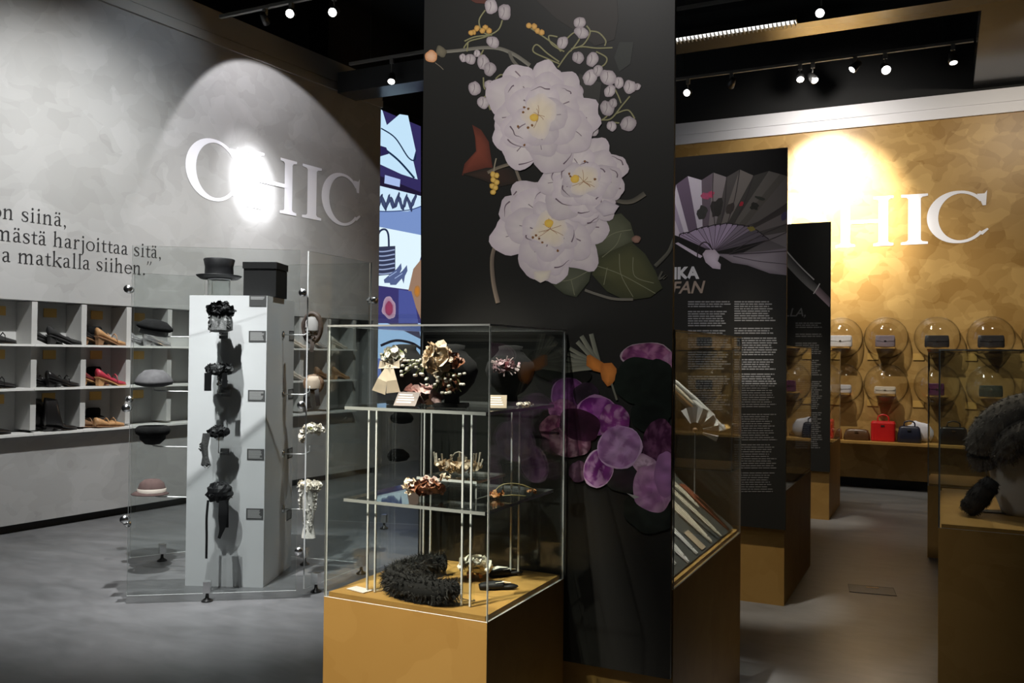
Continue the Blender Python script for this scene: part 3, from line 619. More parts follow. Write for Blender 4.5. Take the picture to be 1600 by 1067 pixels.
vio(880, 640, 24, 16, 0, (112, 56, 100), (76, 36, 66), (160, 110, 146)); vio(935, 650, 33, 30, .5, (124, 44, 128), (86, 30, 92), (170, 106, 172), 12, (150, 110, 148)); vio(960, 660, 24, 30, 0, (132, 54, 130), (92, 36, 92), (190, 150, 182), 9)
vio(868, 668, 24, 20, 0, (116, 56, 90), (70, 34, 54), (170, 120, 140), 7); vio(890, 690, 34, 24, .2, (110, 66, 88), (66, 36, 50), (174, 140, 156), 8); vio(906, 664, 34, 24, .35, (40, 14, 32), (58, 24, 48), (26, 8, 22), 6)
vio(905, 736, 15, 17, .2, (120, 92, 112), (84, 56, 78), (60, 26, 50), 5); vio(1030, 692, 26, 38, .2, (70, 30, 62), (48, 20, 42), (120, 76, 108), 9)
vio(978, 748, 34, 22, .1, (52, 40, 48), (38, 42, 38)); vio(1008, 726, 22, 16, .5, (196, 172, 192), (160, 128, 156), (110, 60, 100), 5)
vio(936, 732, 23, 29, .2, (104, 32, 108), (132, 72, 138), (196, 160, 196), 9, (190, 162, 190)); vio(968, 698, 34, 33, 0, (178, 142, 184), (166, 124, 172), (118, 60, 120), 16, (186, 156, 190))
vio(1014, 802, 42, 30, .3, (40, 46, 42), (26, 31, 28)); vio(1022, 762, 33, 38, 0, (168, 118, 168), (182, 146, 176), (140, 84, 140), 7); vio(1040, 740, 18, 34, 0, (160, 112, 164), (150, 106, 152))
ppoly(b, [(980, 770), (994, 774), (1000, 776), (992, 779)], P(170, 170, 168))
# clip the print at the board's edge
hx = (1.935 - 0.873) / 2 - 0.0005
b.v = [(max(-hx, min(hx, x)), y, min(z, 2.72)) for x, y, z in b.v]
b.build('flower_print', PRINT, ban1, color=True)

# ---- text on banners
def font_mesh(txt, size, mt, parent, loc, shear=0, bold=0.0, name='lettering', align='LEFT'):
    cu = bpy.data.curves.new('t', 'FONT'); cu.body = txt; cu.size = size; cu.shear = shear; cu.offset = bold; cu.align_x = align
    ob = bpy.data.objects.new('t', cu); C.objects.link(ob); dg = bpy.context.evaluated_depsgraph_get()
    me = bpy.data.meshes.new_from_object(ob.evaluated_get(dg)); bpy.data.objects.remove(ob)
    me.materials.clear(); me.materials.append(mt); o = bpy.data.objects.new(name, me); C.objects.link(o)
    o.parent = parent; o.location = loc; o.rotation_euler = (R(90), 0, 0); return o
TXW = mat('white_print', (0.8, 0.8, 0.8), 0.5); TXT = mat('tan_print', (0.42, 0.33, 0.26), 0.5); TXG = mat('grey_print', (0.30, 0.30, 0.30), 0.5); TXD = mat('dim_print', (0.16, 0.155, 0.15), 0.5)
def para(parent, Y, x0, x1, y0, y1, step, slope, seed, mt, hgt=1.7, brk=()):
    rnd = random.Random(seed); b = MB(); y = y0; off = Vector(parent.location); n = 0
    while y < y1:
        if any(abs(y - q) < step * 0.8 for q in brk): y += step * 1.2; n = 0; continue
        end = x1 - rnd.uniform(0, (x1 - x0) * .22); x = x0
        while x < end:
            wl = rnd.uniform(3, 11); e = min(x + wl, end); k = slope * (x - x0)
            pts = [onY(px, py, Y) - off + Vector((0, -0.001, 0)) for px, py in ((x, y + k + hgt), (e, y + k + hgt), (e, y + k), (x, y + k))]
            b.poly(pts); x = e + 1.1
        y += step
    o = b.build('body_text', mt, parent); o['kind'] = 'stuff'; return o
def bl(parent, Y, px, py): return onY(px, py, Y) - Vector(parent.location) + Vector((0, -0.0015, 0))
cw = (onY(1095, 434, BY2) - onY(1052, 434, BY2)).x
font_mesh('VIUHKA', 0.106, TXW, ban2, bl(ban2, BY2, 1091, 434.5), bold=0.005, align='RIGHT')
font_mesh('FAN', 0.112, TXT, ban2, bl(ban2, BY2, 1099, 457.5), shear=0.25, bold=0.0022, align='RIGHT')
para(ban2, BY2, 1075, 1142, 470.5, 640, 3.65, 0.0, 1, TXG, 1.9, (482, 511.5, 545, 580))
para(ban2, BY2, 1147.5, 1216, 470.5, 600, 3.65, 0.0, 2, TXG, 1.9, (505, 523, 556, 580)); para(ban2, BY2, 1147.5, 1214, 602, 770, 3.6, 0.0, 3, TXD, 1.7, (640, 690, 735))
font_mesh('LLA,', 0.115, TXD, ban3, bl(ban3, BY3, 1259.5, 494), shear=0.25, bold=0.001, align='RIGHT')
para(ban3, BY3, 1243, 1285, 504, 700, 3.2, 0.0, 4, TXD, 1.7, (516, 529, 556, 590, 640))
# ---- open fan picture
b = print_builder(banfn(ban2, BY2)); FC = (1116, 404)
ZF = lambda x, y: (1050 + x / 6.279, 260 + y / 6.279)
F = lambda r, g, bb, k=1.0: rgb(r, g, bb, 1.5 * k)
tips = [(-60, 640), (20, 500), (20, 330), (40, 180), (155, 95), (290, 135), (405, 60), (535, 105), (665, 30), (800, 90), (950, 45), (1060, 75), (1140, 95), (1140, 360), (1140, 440), (1140, 560), (1140, 640), (1140, 800), (1140, 950)]
inn = [(70, 690), (80, 665), (120, 655), (165, 650), (250, 615), (300, 600), (360, 590), (430, 575), (480, 570), (545, 560), (600, 570), (650, 575), (715, 585), (760, 595), (800, 610), (850, 640), (900, 680), (950, 720), (700, 845)]
cols = [(214, 204, 214), (176, 164, 182), (226, 218, 226), (120, 104, 122), (222, 214, 222), (116, 104, 112), (150, 142, 140), (92, 88, 84), (128, 122, 114), (76, 74, 68), (110, 106, 98), (96, 92, 84), (104, 100, 94), (70, 66, 62), (112, 106, 102), (84, 80, 76), (120, 114, 114), (100, 95, 95)]
for i, c_ in enumerate(cols):
    b.lay += 1; q = [tips[i], tips[i + 1], inn[i + 1], inn[i]]
    ii = [b.av(pv(b, *ZF(*p)), tuple(v * k for v in F(*c_))) for p, k in zip(q, (1.0, 1.0, .8, .8))]; b.af(ii)
piv = (410, 840)
for i in range(len(inn) - 2):
    b.lay += 1; c_ = (170, 154, 176) if i < 11 else (130, 120, 132); k = 1.0 if i % 2 else .86
    if i > 13: c_ = (96, 90, 96)
    ii = [b.av(pv(b, *ZF(*p)), tuple(v * k for v in F(*c_))) for p in (inn[i], inn[i + 1], piv)]; b.af(ii)
    pstroke(b, [ZF(*inn[i]), ZF((inn[i][0] + piv[0]) / 2, (inn[i][1] + piv[1]) / 2), ZF(*piv)], 0.8, F(70, 60, 70))
    pstroke(b, [ZF(inn[i][0] - 10, inn[i][1] + 12), ZF(*inn[i]), ZF(inn[i + 1][0], inn[i + 1][1] - 6)], 1.4, F(40, 34, 36))
pfan(b, zs(ZF, [(30, 755), (60, 745), (300, 880), (280, 900), (240, 885)]), F(200, 190, 200), F(190, 178, 190))
pfan(b, zs(ZF, [(400, 855), (560, 860), (900, 830), (1140, 800), (1140, 1068), (960, 1050), (740, 970), (590, 945), (500, 890)]), F(150, 142, 148), F(118, 110, 116), .06)
pstroke(b, zs(ZF, [(600, 880), (850, 930), (1140, 960)]), 1.2, F(80, 74, 78)); pstroke(b, zs(ZF, [(560, 862), (850, 850), (1140, 830)]), 1.4, F(60, 54, 58))
pfan(b, zs(ZF, [(300, 860), (330, 820), (420, 815), (470, 870), (450, 930), (480, 960), (475, 1010), (400, 1000), (330, 940)]), F(206, 194, 204), F(180, 168, 178))
pstroke(b, zs(ZF, [(250, 890), (260, 800), (310, 745), (360, 760), (400, 820)]), 1.8, F(52, 44, 46))
for x, y, r1, r2, c_ in ((300, 450, 8, 11, (66, 66, 62)), (440, 410, 9, 14, (58, 56, 52)), (570, 420, 5, 12, (70, 64, 58)), (330, 290, 8, 5, (190, 90, 120)), (385, 275, 5, 5, (200, 80, 110)), (680, 370, 3, 4, (170, 50, 60)), (810, 395, 6, 7, (50, 50, 44)), (1100, 490, 4, 7, (70, 66, 96)), (780, 610, 6, 4, (130, 120, 60)), (860, 310, 9, 3, (60, 62, 54))):
    pblob(b, *ZF(x, y), r1, r2, .3, F(*c_), F(*c_), .3, 14, .1)
for q in ([(405, 60), (400, 300), (420, 575)], [(535, 105), (520, 350), (480, 570)], [(665, 30), (620, 300), (545, 560)], [(800, 90), (720, 330), (610, 560)], [(1130, 360), (900, 520), (720, 590)], [(1140, 560), (900, 660), (600, 830)], [(1140, 640), (930, 730), (560, 855)]): pstroke(b, zs(ZF, q), 1.2, F(66, 60, 60))
hx = (1.93 - 0.88) / 2 - 0.0005; b.v = [(max(-hx, min(hx, x)), y, z) for x, y, z in b.v]
b.build('fan_print', PRINT, ban2, color=True)
# ---- umbrella handle picture
b = print_builder(banfn(ban3, BY3))
pstroke(b, [(1180, 345), (1232, 408), (1262, 440), (1276, 452)], (15, 12), F(120, 118, 116), F(58, 56, 56)); pstroke(b, [(1276, 452), (1285, 461), (1300, 476)], (12, 11), F(150, 132, 138), F(76, 66, 70))
pstroke(b, [(1271, 459), (1277, 450), (1281, 443)], 1.6, F(190, 186, 184)); pstroke(b, [(1190, 345), (1240, 405), (1272, 437)], 2, F(170, 168, 166))
hx = (1.98 - 0.972) / 2 - 0.0005; b.v = [(max(-hx, min(hx, x)), y, z) for x, y, z in b.v]
b.build('umbrella_print', PRINT, ban3, color=True)

# ================================================================== SHOE SHELVES IN THE GREY WALL
shelfu = thing('wall_shelving', 'built-in grey shelving of three rows of shoes in the long grey wall', 'shelving', W0, WA)
SHZ = (0.84, 1.225, 1.60); U0 = 0.225; PIT = 0.456
NICHE = mat('niche_paint', (0.46, 0.46, 0.45), 0.5, var=0.05, scale=6)
b = MB(); b.box(-1.24, 4.71, 0.235, 0.262, 0.825, 1.97); b.build('back_panel', NICHE, shelfu)
SHELFM = mat('shelf_white', (0.70, 0.70, 0.68), 0.4)
cols_s = [U0 + PIT * k for k in range(-3, 10)]
for s_ in cols_s:
    b = MB(); b.box(s_, s_ + 0.05, 0.0, 0.234, 0.861, 1.965); b.build('upright', NICHE, shelfu)
for z in SHZ:
    for k, s_ in enumerate(cols_s[:-1]):
        b = MB(); b.box(s_ - 0.015, s_ + PIT - 0.017, -0.085, -0.001, z - 0.019, z); b.box(s_ + 0.051, s_ + PIT - 0.001, -0.001, 0.234, z - 0.019, z)
        b.build('shelf', SHELFM, shelfu)
# ---- shoes
def shoe(label, s_, z, dep, L=0.25, heel=0.05, rot=0.0, mats=(LEATH, LEATH), toe=0.5, low=0.3, boot=0.0, open_=False, group='shoes on the wall shelves'):
    """one shoe, toe towards +s; heel height, vamp opening and shaft height given"""
    o = thing('shoe', label, 'shoe', W0 + WD * s_ + WN * (-dep) + Vector((0, 0, z)), WA + rot, group); o.scale = (1.18, 1.1, 1.28)
    b = MB(); rings = []; n = 14; NS = 14
    for i in range(NS + 1):
        t = i / NS; x = -L / 2 + L * t
        hz = heel * max(0, 1 - t / 0.62) ** 0.8 if t < 0.62 else 0.0
        wd = 0.030 + 0.016 * math.sin(math.pi * min(1, t * 1.15)) * (1 if t < .86 else 1)
        if t > 0.82: wd *= math.sqrt(max(0.02, 1 - ((t - 0.82) / 0.185) ** 2 * toe * 1.9)) if toe < 0.6 else (1 - (t - .82) * 4.2)
        top = 0.062 if t < 0.1 else (0.062 - 0.025 * min(1, (t - 0.1) / .25))
        if boot: top = max(top, boot * max(0, 1 - max(0, t - 0.36) / 0.16))
        if t > 0.5: top = 0.05 - 0.030 * (t - 0.5) / 0.5
        ring = []
        for k in range(n):
            a = 2 * math.pi * k / n; cz = math.sin(a)
            y = math.cos(a) * wd * (1 - 0.3 * max(0, cz) * (1 if t > .4 else .6)); zz = hz + 0.004 + (top * (cz + 1) / 2)
            ring.append((x, y, zz))
        rings.append(ring)
    b.loft(rings); up_ = b.build('upper', mats[0], o, True)
    b = MB(); rr = []
    for i in range(NS + 1):
        t = i / NS; x = -L / 2 - .003 + (L + .006) * t; hz = heel * max(0, 1 - t / 0.62) ** 0.8 if t < 0.62 else 0.0
        wd = 0.031 + 0.016 * math.sin(math.pi * min(1, t * 1.15)); wd = wd * (1 - max(0, t - .82) * 4.0)
        rr.append([(x, -wd, hz), (x, wd, hz), (x, wd * .98, hz + .007), (x, -wd * .98, hz + .007)])
    b.loft(rr)
    if heel > 0.015:
        b.loft([[(-L / 2 + .004, -.026, heel), (-L / 2 + .062, -.026, heel * .82), (-L / 2 + .062, .026, heel * .82), (-L / 2 + .004, .026, heel)], [(-L / 2 + .006, -.019, 0), (-L / 2 + .045, -.019, 0), (-L / 2 + .045, .019, 0), (-L / 2 + .006, .019, 0)]])
    b.build('sole', mats[1], o)
    if open_:
        for tt in (0.0, 0.06): 
            b = MB(); b.tube([(tt - 0.03, -0.043, heel * .2 + .012), (tt - .03, -0.03, .05 + heel * .3), (tt - .03, 0, .066 + heel * .3), (tt - .03, 0.03, .05 + heel * .3), (tt - .03, 0.043, heel * .2 + .012)], 0.004, 6); b.build('strap', mats[0], up_, True)
    return o
SUEDE = mat('black_suede', (0.02, 0.02, 0.02), 0.85); TAN = mat('tan_leather', (0.42, 0.23, 0.10), 0.5, var=0.2, scale=30); RED = mat('red_leather', (0.42, 0.035, 0.06), 0.4)
SILV = mat('silver_leather', (0.55, 0.55, 0.56), 0.25, metal=0.6); BRN = mat('brown_leather', (0.22, 0.12, 0.06), 0.5); PALE = mat('pale_satin', (0.62, 0.56, 0.48), 0.35)
z1, z2, z3 = (q + 0.001 for q in (1.60, 1.225, 0.84))
shoe('black low shoe with a bow cut by the left edge, top shelf', -0.02, z1, 0.06, heel=.02, mats=(SUEDE, LEATH), open_=True)
shoe('pointed black shoe at the left edge, middle shelf', -0.02, z2, 0.06, heel=.03, toe=.8, open_=True)
shoe('black ankle boot at the left edge, bottom shelf', -0.06, z3, 0.05, heel=.02, boot=.11)
shoe('black suede pump in front of its pair, top shelf', 0.52, z1, -0.01, heel=.06, mats=(SUEDE, SUEDE), L=.26); shoe('black suede pump at the back of its pair, top shelf', 0.415, z1, 0.11, heel=.06, mats=(SUEDE, SUEDE), L=.26)
shoe('glossy black strappy shoe in front of its pair, middle shelf', 0.51, z2, -0.01, heel=.05, open_=True); shoe('glossy black strappy shoe behind its pair, middle shelf', 0.41, z2, 0.11, heel=.05, open_=True)
shoe('tall black boot in front of its pair, bottom shelf', 0.50, z3, 0.0, heel=.03, boot=.2); shoe('tall black boot behind its pair, bottom shelf', 0.43, z3, 0.12, heel=.03, boot=.2)
shoe('black and tan wedge shoe on the top shelf, third column', 0.97, z1, -0.01, heel=.06, mats=(TAN, BRN), open_=True); shoe('black shoe beside the tan wedge, top shelf', 0.89, z1, 0.105, heel=.06, mats=(LEATH, BRN))
shoe('bright red open shoe with tan heel, middle shelf', 0.98, z2, -0.01, heel=.06, mats=(RED, TAN), open_=True); shoe('dark red shoe behind the bright red one, middle shelf', 0.88, z2, 0.105, heel=.06, mats=(mat('wine_leather', (0.16, 0.03, 0.03), .4), TAN))
shoe('flat tan sandal in front, bottom shelf', 0.97, z3, -0.01, heel=.01, mats=(TAN, BRN), open_=True); shoe('flat brown sandal behind, bottom shelf', 0.88, z3, 0.105, heel=.01, mats=(BRN, BRN), open_=True)
shoe('silver court shoe behind the beret, front of its pair', 1.47, z1, -0.01, heel=.05, mats=(SILV, SILV)); shoe('silver court shoe behind the beret, rear of its pair', 1.36, z1, 0.1, heel=.05, mats=(SILV, SILV))
for k, (s_, z, m_, lab) in enumerate(((3.4, z1, PALE, 'pale satin shoe on the top shelf near the screen, first of three'), (3.74, z1, SILV, 'silver shoe on the top shelf near the screen'), (4.1, z1, PALE, 'pale satin shoe on the top shelf nearest the screen'),
                                  (3.4, z2, PALE, 'pale shoe on the middle shelf near the screen'), (3.85, z2, BRN, 'brown shoe on the middle shelf near the screen'), (4.15, z2, TAN, 'tan shoe on the middle shelf nearest the screen'), (2.95, z2, LEATH, 'black shoe on the middle shelf behind the glass corner'), (2.95, z1, LEATH, 'black shoe on the top shelf behind the glass corner'))):
    shoe(lab, s_, z, 0.03, heel=.06, mats=(m_, m_))
# dark hats on the back of the third column and ochre price cards
def small_hat(label, s_, z, r=0.07, h=0.09):
    o = thing('felt_hat', label, 'hat', W0 + WD * s_ + WN * (-0.18) + Vector((0, 0, z)), WA, 'small dark hats on the shelves')
    b = MB(); b.lathe([(r * .1, h), (r * .8, h * .97), (r, h * .8), (r, h * .1)], 18, sx=1, sy=.55, cap0=False); b.build('crown', FELTB, o, True)
    b = MB(); b.lathe([(r * .9, 0.006), (r * 1.5, 0.0), (r * 1.52, .004), (r * .9, 0.016)], 20, sx=1, sy=.6, cap0=False, cap1=False); b.build('brim', FELTB, o, True)
for k, z in enumerate((z1, z2, z3)):
    lab = ('dark felt hat standing behind the tan wedge, top shelf', 'dark bowler hat standing behind the red shoe, middle shelf', 'dark felt hat standing behind the sandals, bottom shelf')[k]
    small_hat(lab, 0.93, z + 0.087)
    q = thing('hat_block', ('grey block under the dark hat on the top shelf', 'grey block under the dark hat on the middle shelf', 'grey block under the dark hat on the bottom shelf')[k], 'block', W0 + Vector((0, 0, z)), WA, 'hat blocks'); st = MB(); st.box(0.76, 1.04, 0.165, 0.232, 0, 0.086); st.build('block', mat('block_grey', (0.3, 0.3, 0.3), .6), q)
nc = 0
ROWN = {0: 'bottom', 1: 'middle', 2: 'top'}; COLN = ('left edge', 'second', 'third', 'fourth')
for k in range(4):
    for r_, z in enumerate(SHZ):
        s_ = U0 + PIT * (k - 1) + 0.30
        b = MB(); b.box(-.06, .06, -.003, .003, -.04, .04); o = b.build('shelf_card', CARD); o.location = W0 + WD * s_ + WN * (-0.229) + Vector((0, 0, z + 0.285)); o.rotation_euler = (0, 0, WA)
        tag(o, f'ochre label card at the back of the {ROWN[r_]} shelf, {COLN[k]} column', 'label card', 'ochre cards in the shoe shelves')

# ================================================================== PILLAR WITH HEADDRESSES
PA = R(23.1); PLOC = Vector((-4.504, 4.289, 0)); PX = Vector((math.cos(PA), math.sin(PA), 0)); PN = Vector((math.sin(PA), -math.cos(PA), 0))
PW, PD, PH = 0.525, 0.60, 1.925
pil = thing('white_pillar', 'square white pillar hung with black headdresses inside the glass screens', 'pillar', PLOC, PA)
b = MB(); b.box(0, PW, 0, PD, 0, PH); b.build('body', WHITE, pil)
PLATE = mat('plate_grey', (0.075, 0.075, 0.075), 0.6); PLTXT = mat('plate_text', (0.36, 0.36, 0.355), 0.6)
def plate(M_, zc, hgt=.073, wid=.115, full=True, seed=0):
    b = MB(); b.M = M_; b.box(-wid / 2, wid / 2, -.002, 0, zc - hgt / 2, zc + hgt / 2); o = b.build('label_plate', PLATE, pil)
    rnd = random.Random(seed); b = MB(); b.M = M_; nl = 8; 
    for i in range(nl if full else 3):
        z = zc + hgt * .38 - i * hgt * .76 / nl; e = wid * rnd.uniform(.25, .42); b.poly([(-wid * .42, -.0025, z - .0055), (e, -.0025, z - .0055), (e, -.0025, z), (-wid * .42, -.0025, z)])
    b.build('plate_text', PLTXT, o)['kind'] = 'stuff'
def ploc(px, py, off): 
    q = onP(px, py, PLOC + PN * off, PN) - PLOC; return Vector((q.dot(PX), -off, q.z))
pys = (470, 525.5, 618, 710, 803)
for k, py in enumerate(pys):
    q = ploc(399, py, 0); plate(Matrix.Translation((PW - .062, 0, 0)), q.z, full=k > 0, seed=k)
SX = PX; SN = -PN
def sloc(px, py, off):    # right side face of the pillar
    q = onP(px, py, PLOC + PX * (PW + off), PX) - PLOC; return Vector((PW + off, q.dot(-PN), q.z))
for k, py in enumerate((525, 615, 706, 800)):
    z = sloc(458, py, 0).z; plate(Matrix.Translation((PW, PD - .06, 0)) @ Matrix.Rotation(R(90), 4, 'Z'), z, seed=10 + k)
def pworld(v): return PLOC + PX * v.x - PN * v.y + Vector((0, 0, v.z))
def bracket(name_pts, cup):
    pass
ACR = mat('acrylic_rod', (0.80, 0.81, 0.80), 0.15, spec=0.8)
def rod(pts, foot):
    b = MB(); b.tube(pts, 0.004, 8); o = b.build('support_rod', CHROME, pil, True)
    b = MB(); b.ball(foot, 0.022, 12); o2 = b.build('rod_foot', CHROME, pil, True)
# front supports: chrome cube on the face, a rod out and up into each headdress
fr = []
for k, (px, py, hx_, hy_) in enumerate(((352, 524, 345, 489), (355, 614, 342, 580), (354, 705, 342, 676), (352, 790, 343, 772))):
    q = ploc(px, py, 0.0); b = MB(); b.box(q.x - .03, q.x + .03, -.03, 0, q.z - .022, q.z + .022); b.build('support_block', CHROME, pil)
    h = ploc(hx_, hy_, 0.14); b = MB(); b.tube([(q.x, -.03, q.z), (q.x - .01, -.10, q.z), (h.x, -.14, q.z + .004), (h.x, -.14, h.z - .02)], 0.0035, 6); b.build('support_rod', CHROME, pil); fr.append(h)
for k, (py, hx_, hy_) in enumerate(((523, 487, 512), (616, 489, 600), (709, 484, 670), (795, 483, 765))):
    q = sloc(442, py, 0); h = sloc(hx_, hy_, 0.19); h.y = q.y - .02 + 0.02
    b = MB(); b.ball((PW, q.y, q.z), (.012, .024, .03), 12); b.build('rod_foot', CHROME, pil, True)
    b = MB(); b.tube([(PW, q.y, q.z), (PW + .15, q.y, q.z), (PW + .19, q.y, q.z + .02), (PW + .19, q.y, q.z + .06)], .0045, 8); b.build('support_rod', ACR, pil, True)
lf = []
for k, (py, hy_) in enumerate(((525, 500), (615, 590), (706, 690), (788, 775))):
    zq = onP(285, py, PLOC, PX).z
    b = MB(); b.ball((0, .22, zq), (.012, .022, .022), 12); b.build('rod_foot', CHROME, pil, True)
    up = (.045, .05, .085, .028)[k]
    b = MB(); b.tube([(0, .22, zq), (-.29, .22, zq), (-.335, .22, zq + .006), (-.34, .22, zq + .018), (-.34, .22, zq + up)], .0045, 8); b.build('support_rod', ACR, pil, True)
    lf.append(pworld(Vector((-.34, .22, zq + up))))
# headdresses on the front (world positions)
def headdress(name, label, loc, cat='headdress'):
    return thing(name, label, cat, loc, PA, 'headdresses on the white pillar')
LACE = mat('black_lace', (0.10, 0.10, 0.10), 0.7, var=.5, scale=120); LACEB = mat('grey_lace', (0.28, 0.28, 0.28), .8, var=.5, scale=140)
W = [pworld(v) for v in fr]
o = headdress('feather_bonnet', 'topmost black feather bonnet with grey lace on the pillar front', W[0])
b = MB(); b.ball((0, 0, .015), (.085, .07, .045), 14, wob=.3, seed=1); b.petals((0, 0, .02), (.085, .075, .05), 170, .022, 2); b.build('feathers', SILKB, o)
b = MB(); b.lathe([(.062, 0), (.078, -.05), (.075, -.11), (.04, -.125)], 16, wob=.25, seed=4, sy=.8, cap0=False); b.build('lace_veil', LACEB, o); b = MB(); b.petals((-.045, -.02, -.07), (.03, .03, .05), 34, .016, 5); b.petals((.045, -.02, -.07), (.03, .03, .05), 34, .016, 6); b.build('lace_ruffle', LACE, o)
o = headdress('ruffled_bonnet', 'second black bonnet from the top with hanging ribbon ends', W[1])
b = MB(); b.ball((0, 0, .01), (.088, .06, .034), 14, wob=.4, seed=7); b.petals((0, 0, .012), (.09, .07, .036), 130, .02, 8); b.build('ruffle', mat('charcoal_silk', (.035, .035, .036), .6), o)
b = MB(); b.box(-.07, -.025, -.062, -.056, -.125, -.01); b.build('ribbon_end', SILKB, o); b = MB(); b.box(.045, .078, -.062, -.056, -.10, -.01); b.build('ribbon_end', SILKB, o); b = MB(); b.petals((.02, 0, -.06), (.04, .03, .04), 40, .013, 9); b.build('lace_veil', LACEB, o)
o = headdress('scarf_bonnet', 'third black bonnet from the top with a fringed scarf hanging left', W[2])
b = MB(); b.ball((0, 0, .005), (.068, .055, .034), 14, wob=.35, seed=11); b.petals((.0, 0, .008), (.068, .06, .036), 90, .018, 12); b.build('bow', SILKB, o)
b = MB(); b.loft([[(-.06 + .026 * math.cos(a), -.05 + .012 * math.sin(a), 0) for a in (0, 1.57, 3.14, 4.71)], [(-.072 + .024 * math.cos(a), -.055 + .012 * math.sin(a), -.09) for a in (0, 1.57, 3.14, 4.71)], [(-.064 + .02 * math.cos(a), -.055 + .01 * math.sin(a), -.15) for a in (0, 1.57, 3.14, 4.71)], [(-.06 + .034 * math.cos(a), -.055 + .014 * math.sin(a), -.205) for a in (0, 1.57, 3.14, 4.71)]]); b.petals((-.06, -.055, -.2), (.03, .012, .02), 24, .011, 13); b.petals((-.09, -.05, -.09), (.012, .012, .05), 16, .011, 14); b.build('scarf', LACE, o)
o = headdress('ribbon_bonnet', 'lowest black bonnet with long ribbons hanging down the pillar', W[3])
b = MB(); b.ball((0, 0, .01), (.085, .07, .065), 18, wob=.3, seed=15, frq=2.4); b.petals((0, 0, .01), (.082, .07, .062), 80, .02, 16); b.build('cap', SILKB, o)
b = MB(); b.strip(smooth_path([(-.05, -.06, -.03), (-.052, -.075, -.14), (-.05, -.075, -.26), (-.052, -.07, -.40)]), [.016] * 19, (0, 1, 0)); b.build('long_ribbon', SILKB, o)
b = MB(); b.strip(smooth_path([(.045, -.06, -.03), (.055, -.08, -.12), (.05, -.075, -.2), (.028, -.07, -.27)]), [.05, .05, .052, .054, .056, .058, .058, .058, .056, .054, .05, .046, .04, .034, .028, .024, .022, .02, .02], (0, 1, 0)); b.strip([(.075, -.064, -.03), (.08, -.07, -.2)], [.02, .02], (0, 1, 0)); b.build('wide_ribbon', SILKB, o)
# right side headdresses
RW = []
for k, (px, py) in enumerate(((488, 512), (490, 600), (485, 672), (483, 765))):
    q = onP(px, py, PLOC + PX * (PW + .2), PX); RW.append(q)
HAIR = mat('dark_brown_trim', (0.05, 0.035, 0.028), 0.6, var=.3, scale=60); BRNS = mat('brown_straw', (0.16, 0.09, 0.05), .6, var=.3, scale=50)
def side_ring(o, m_, rx, rz, tb, seed):
    b = MB(); rr = []
    for k in range(25):
        a = 2 * math.pi * k / 24; c = Vector((rx * math.cos(a), 0, rz * math.sin(a))); u = Vector((math.cos(a), 0, math.sin(a))); t_ = tb * (1 + .35 * noise.noise(Vector((math.cos(a) * 2, math.sin(a) * 2, seed))))
        rr.append([c + u * (t_ * math.cos(f)) + Vector((0, t_ * 1.3 * math.sin(f), 0)) for f in [2 * math.pi * j / 8 for j in range(8)]])
    b.loft(rr, cap0=False, cap1=False); return b
o = headdress('oval_bonnet', 'dark oval bonnet frame seen from below on the pillar right side', RW[0])
b = side_ring(o, HAIR, .062, .10, .017, 1); b.build('rim', HAIR, o, True); b = MB(); b.petals((0, 0, -.02), (.06, .03, .1), 60, .016, 21); b.build('trim', HAIR, o); b = MB(); b.lathe([(.05, -.02), (.052, .04), (.035, .075)], 14, sy=.7, cap0=False, cap1=False); b.build('lining', mat('grey_lining', (.35, .34, .33), .6), o, True)
b = MB(); b.strip(smooth_path([(0, -.02, -.08), (.01, -.03, -.13), (.0, -.03, -.17)]), [.03] * 13, (0, 1, 0)); b.build('ribbon', HAIR, o)
o = headdress('straw_bonnet', 'brown straw bonnet with dark ribbons on the pillar right side', RW[1])
b = side_ring(o, BRNS, .06, .055, .016, 2); b.build('rim', BRNS, o, True); b = MB(); b.lathe([(.055, -.03), (.06, .02), (.04, .055), (.01, .06)], 16, sy=.8, cap0=False); b.build('crown', mat('pale_straw', (.45, .36, .27), .7), o, True)
b = MB(); b.strip(smooth_path([(-.03, -.03, -.03), (-.035, -.05, -.1), (-.02, -.05, -.17)]), [.045] * 13, (0, 1, 0)); b.strip(smooth_path([(.03, -.03, -.03), (.04, -.05, -.08), (.05, -.05, -.15)]), [.03] * 13, (0, 1, 0)); b.build('ribbon', SILKB, o)
o = headdress('flower_wreath', 'white blossom wreath with green centre on the pillar right side', RW[2])
b = MB(); b.petals((.02, 0, .01), (.08, .05, .035), 120, .02, 31); b.petals((-.055, 0, -.04), (.02, .03, .05), 40, .018, 32); b.build('blossoms', WSILK, o); b = MB(); b.petals((.015, -.03, .015), (.02, .02, .012), 14, .012, 33); b.build('leaves', mat('moss_green', (.22, .22, .05), .6), o)
o = headdress('lace_cap', 'white ruffled cap with long lace lappets, lowest on pillar right side', RW[3])
b = MB(); b.petals((0, 0, .03), (.085, .05, .035), 130, .02, 41); b.petals((.06, 0, .02), (.03, .03, .03), 40, .018, 42); b.build('ruffle', WSILK, o)
b = MB(); b.lathe([(.062, .02), (.055, -.06), (.042, -.14), (.034, -.24), (.045, -.31), (.05, -.335)], 18, wob=.1, sy=.6, cap0=False, cap1=False); b.petals((-.055, -.02, -.06), (.012, .01, .09), 50, .011, 43); b.petals((.05, -.02, -.06), (.012, .01, .09), 50, .011, 44); b.petals((0, -.02, -.2), (.035, .02, .12), 60, .01, 45); b.build('lappets', mat('cream_lace', (.62, .60, .54), .7, var=.25, scale=150), o)
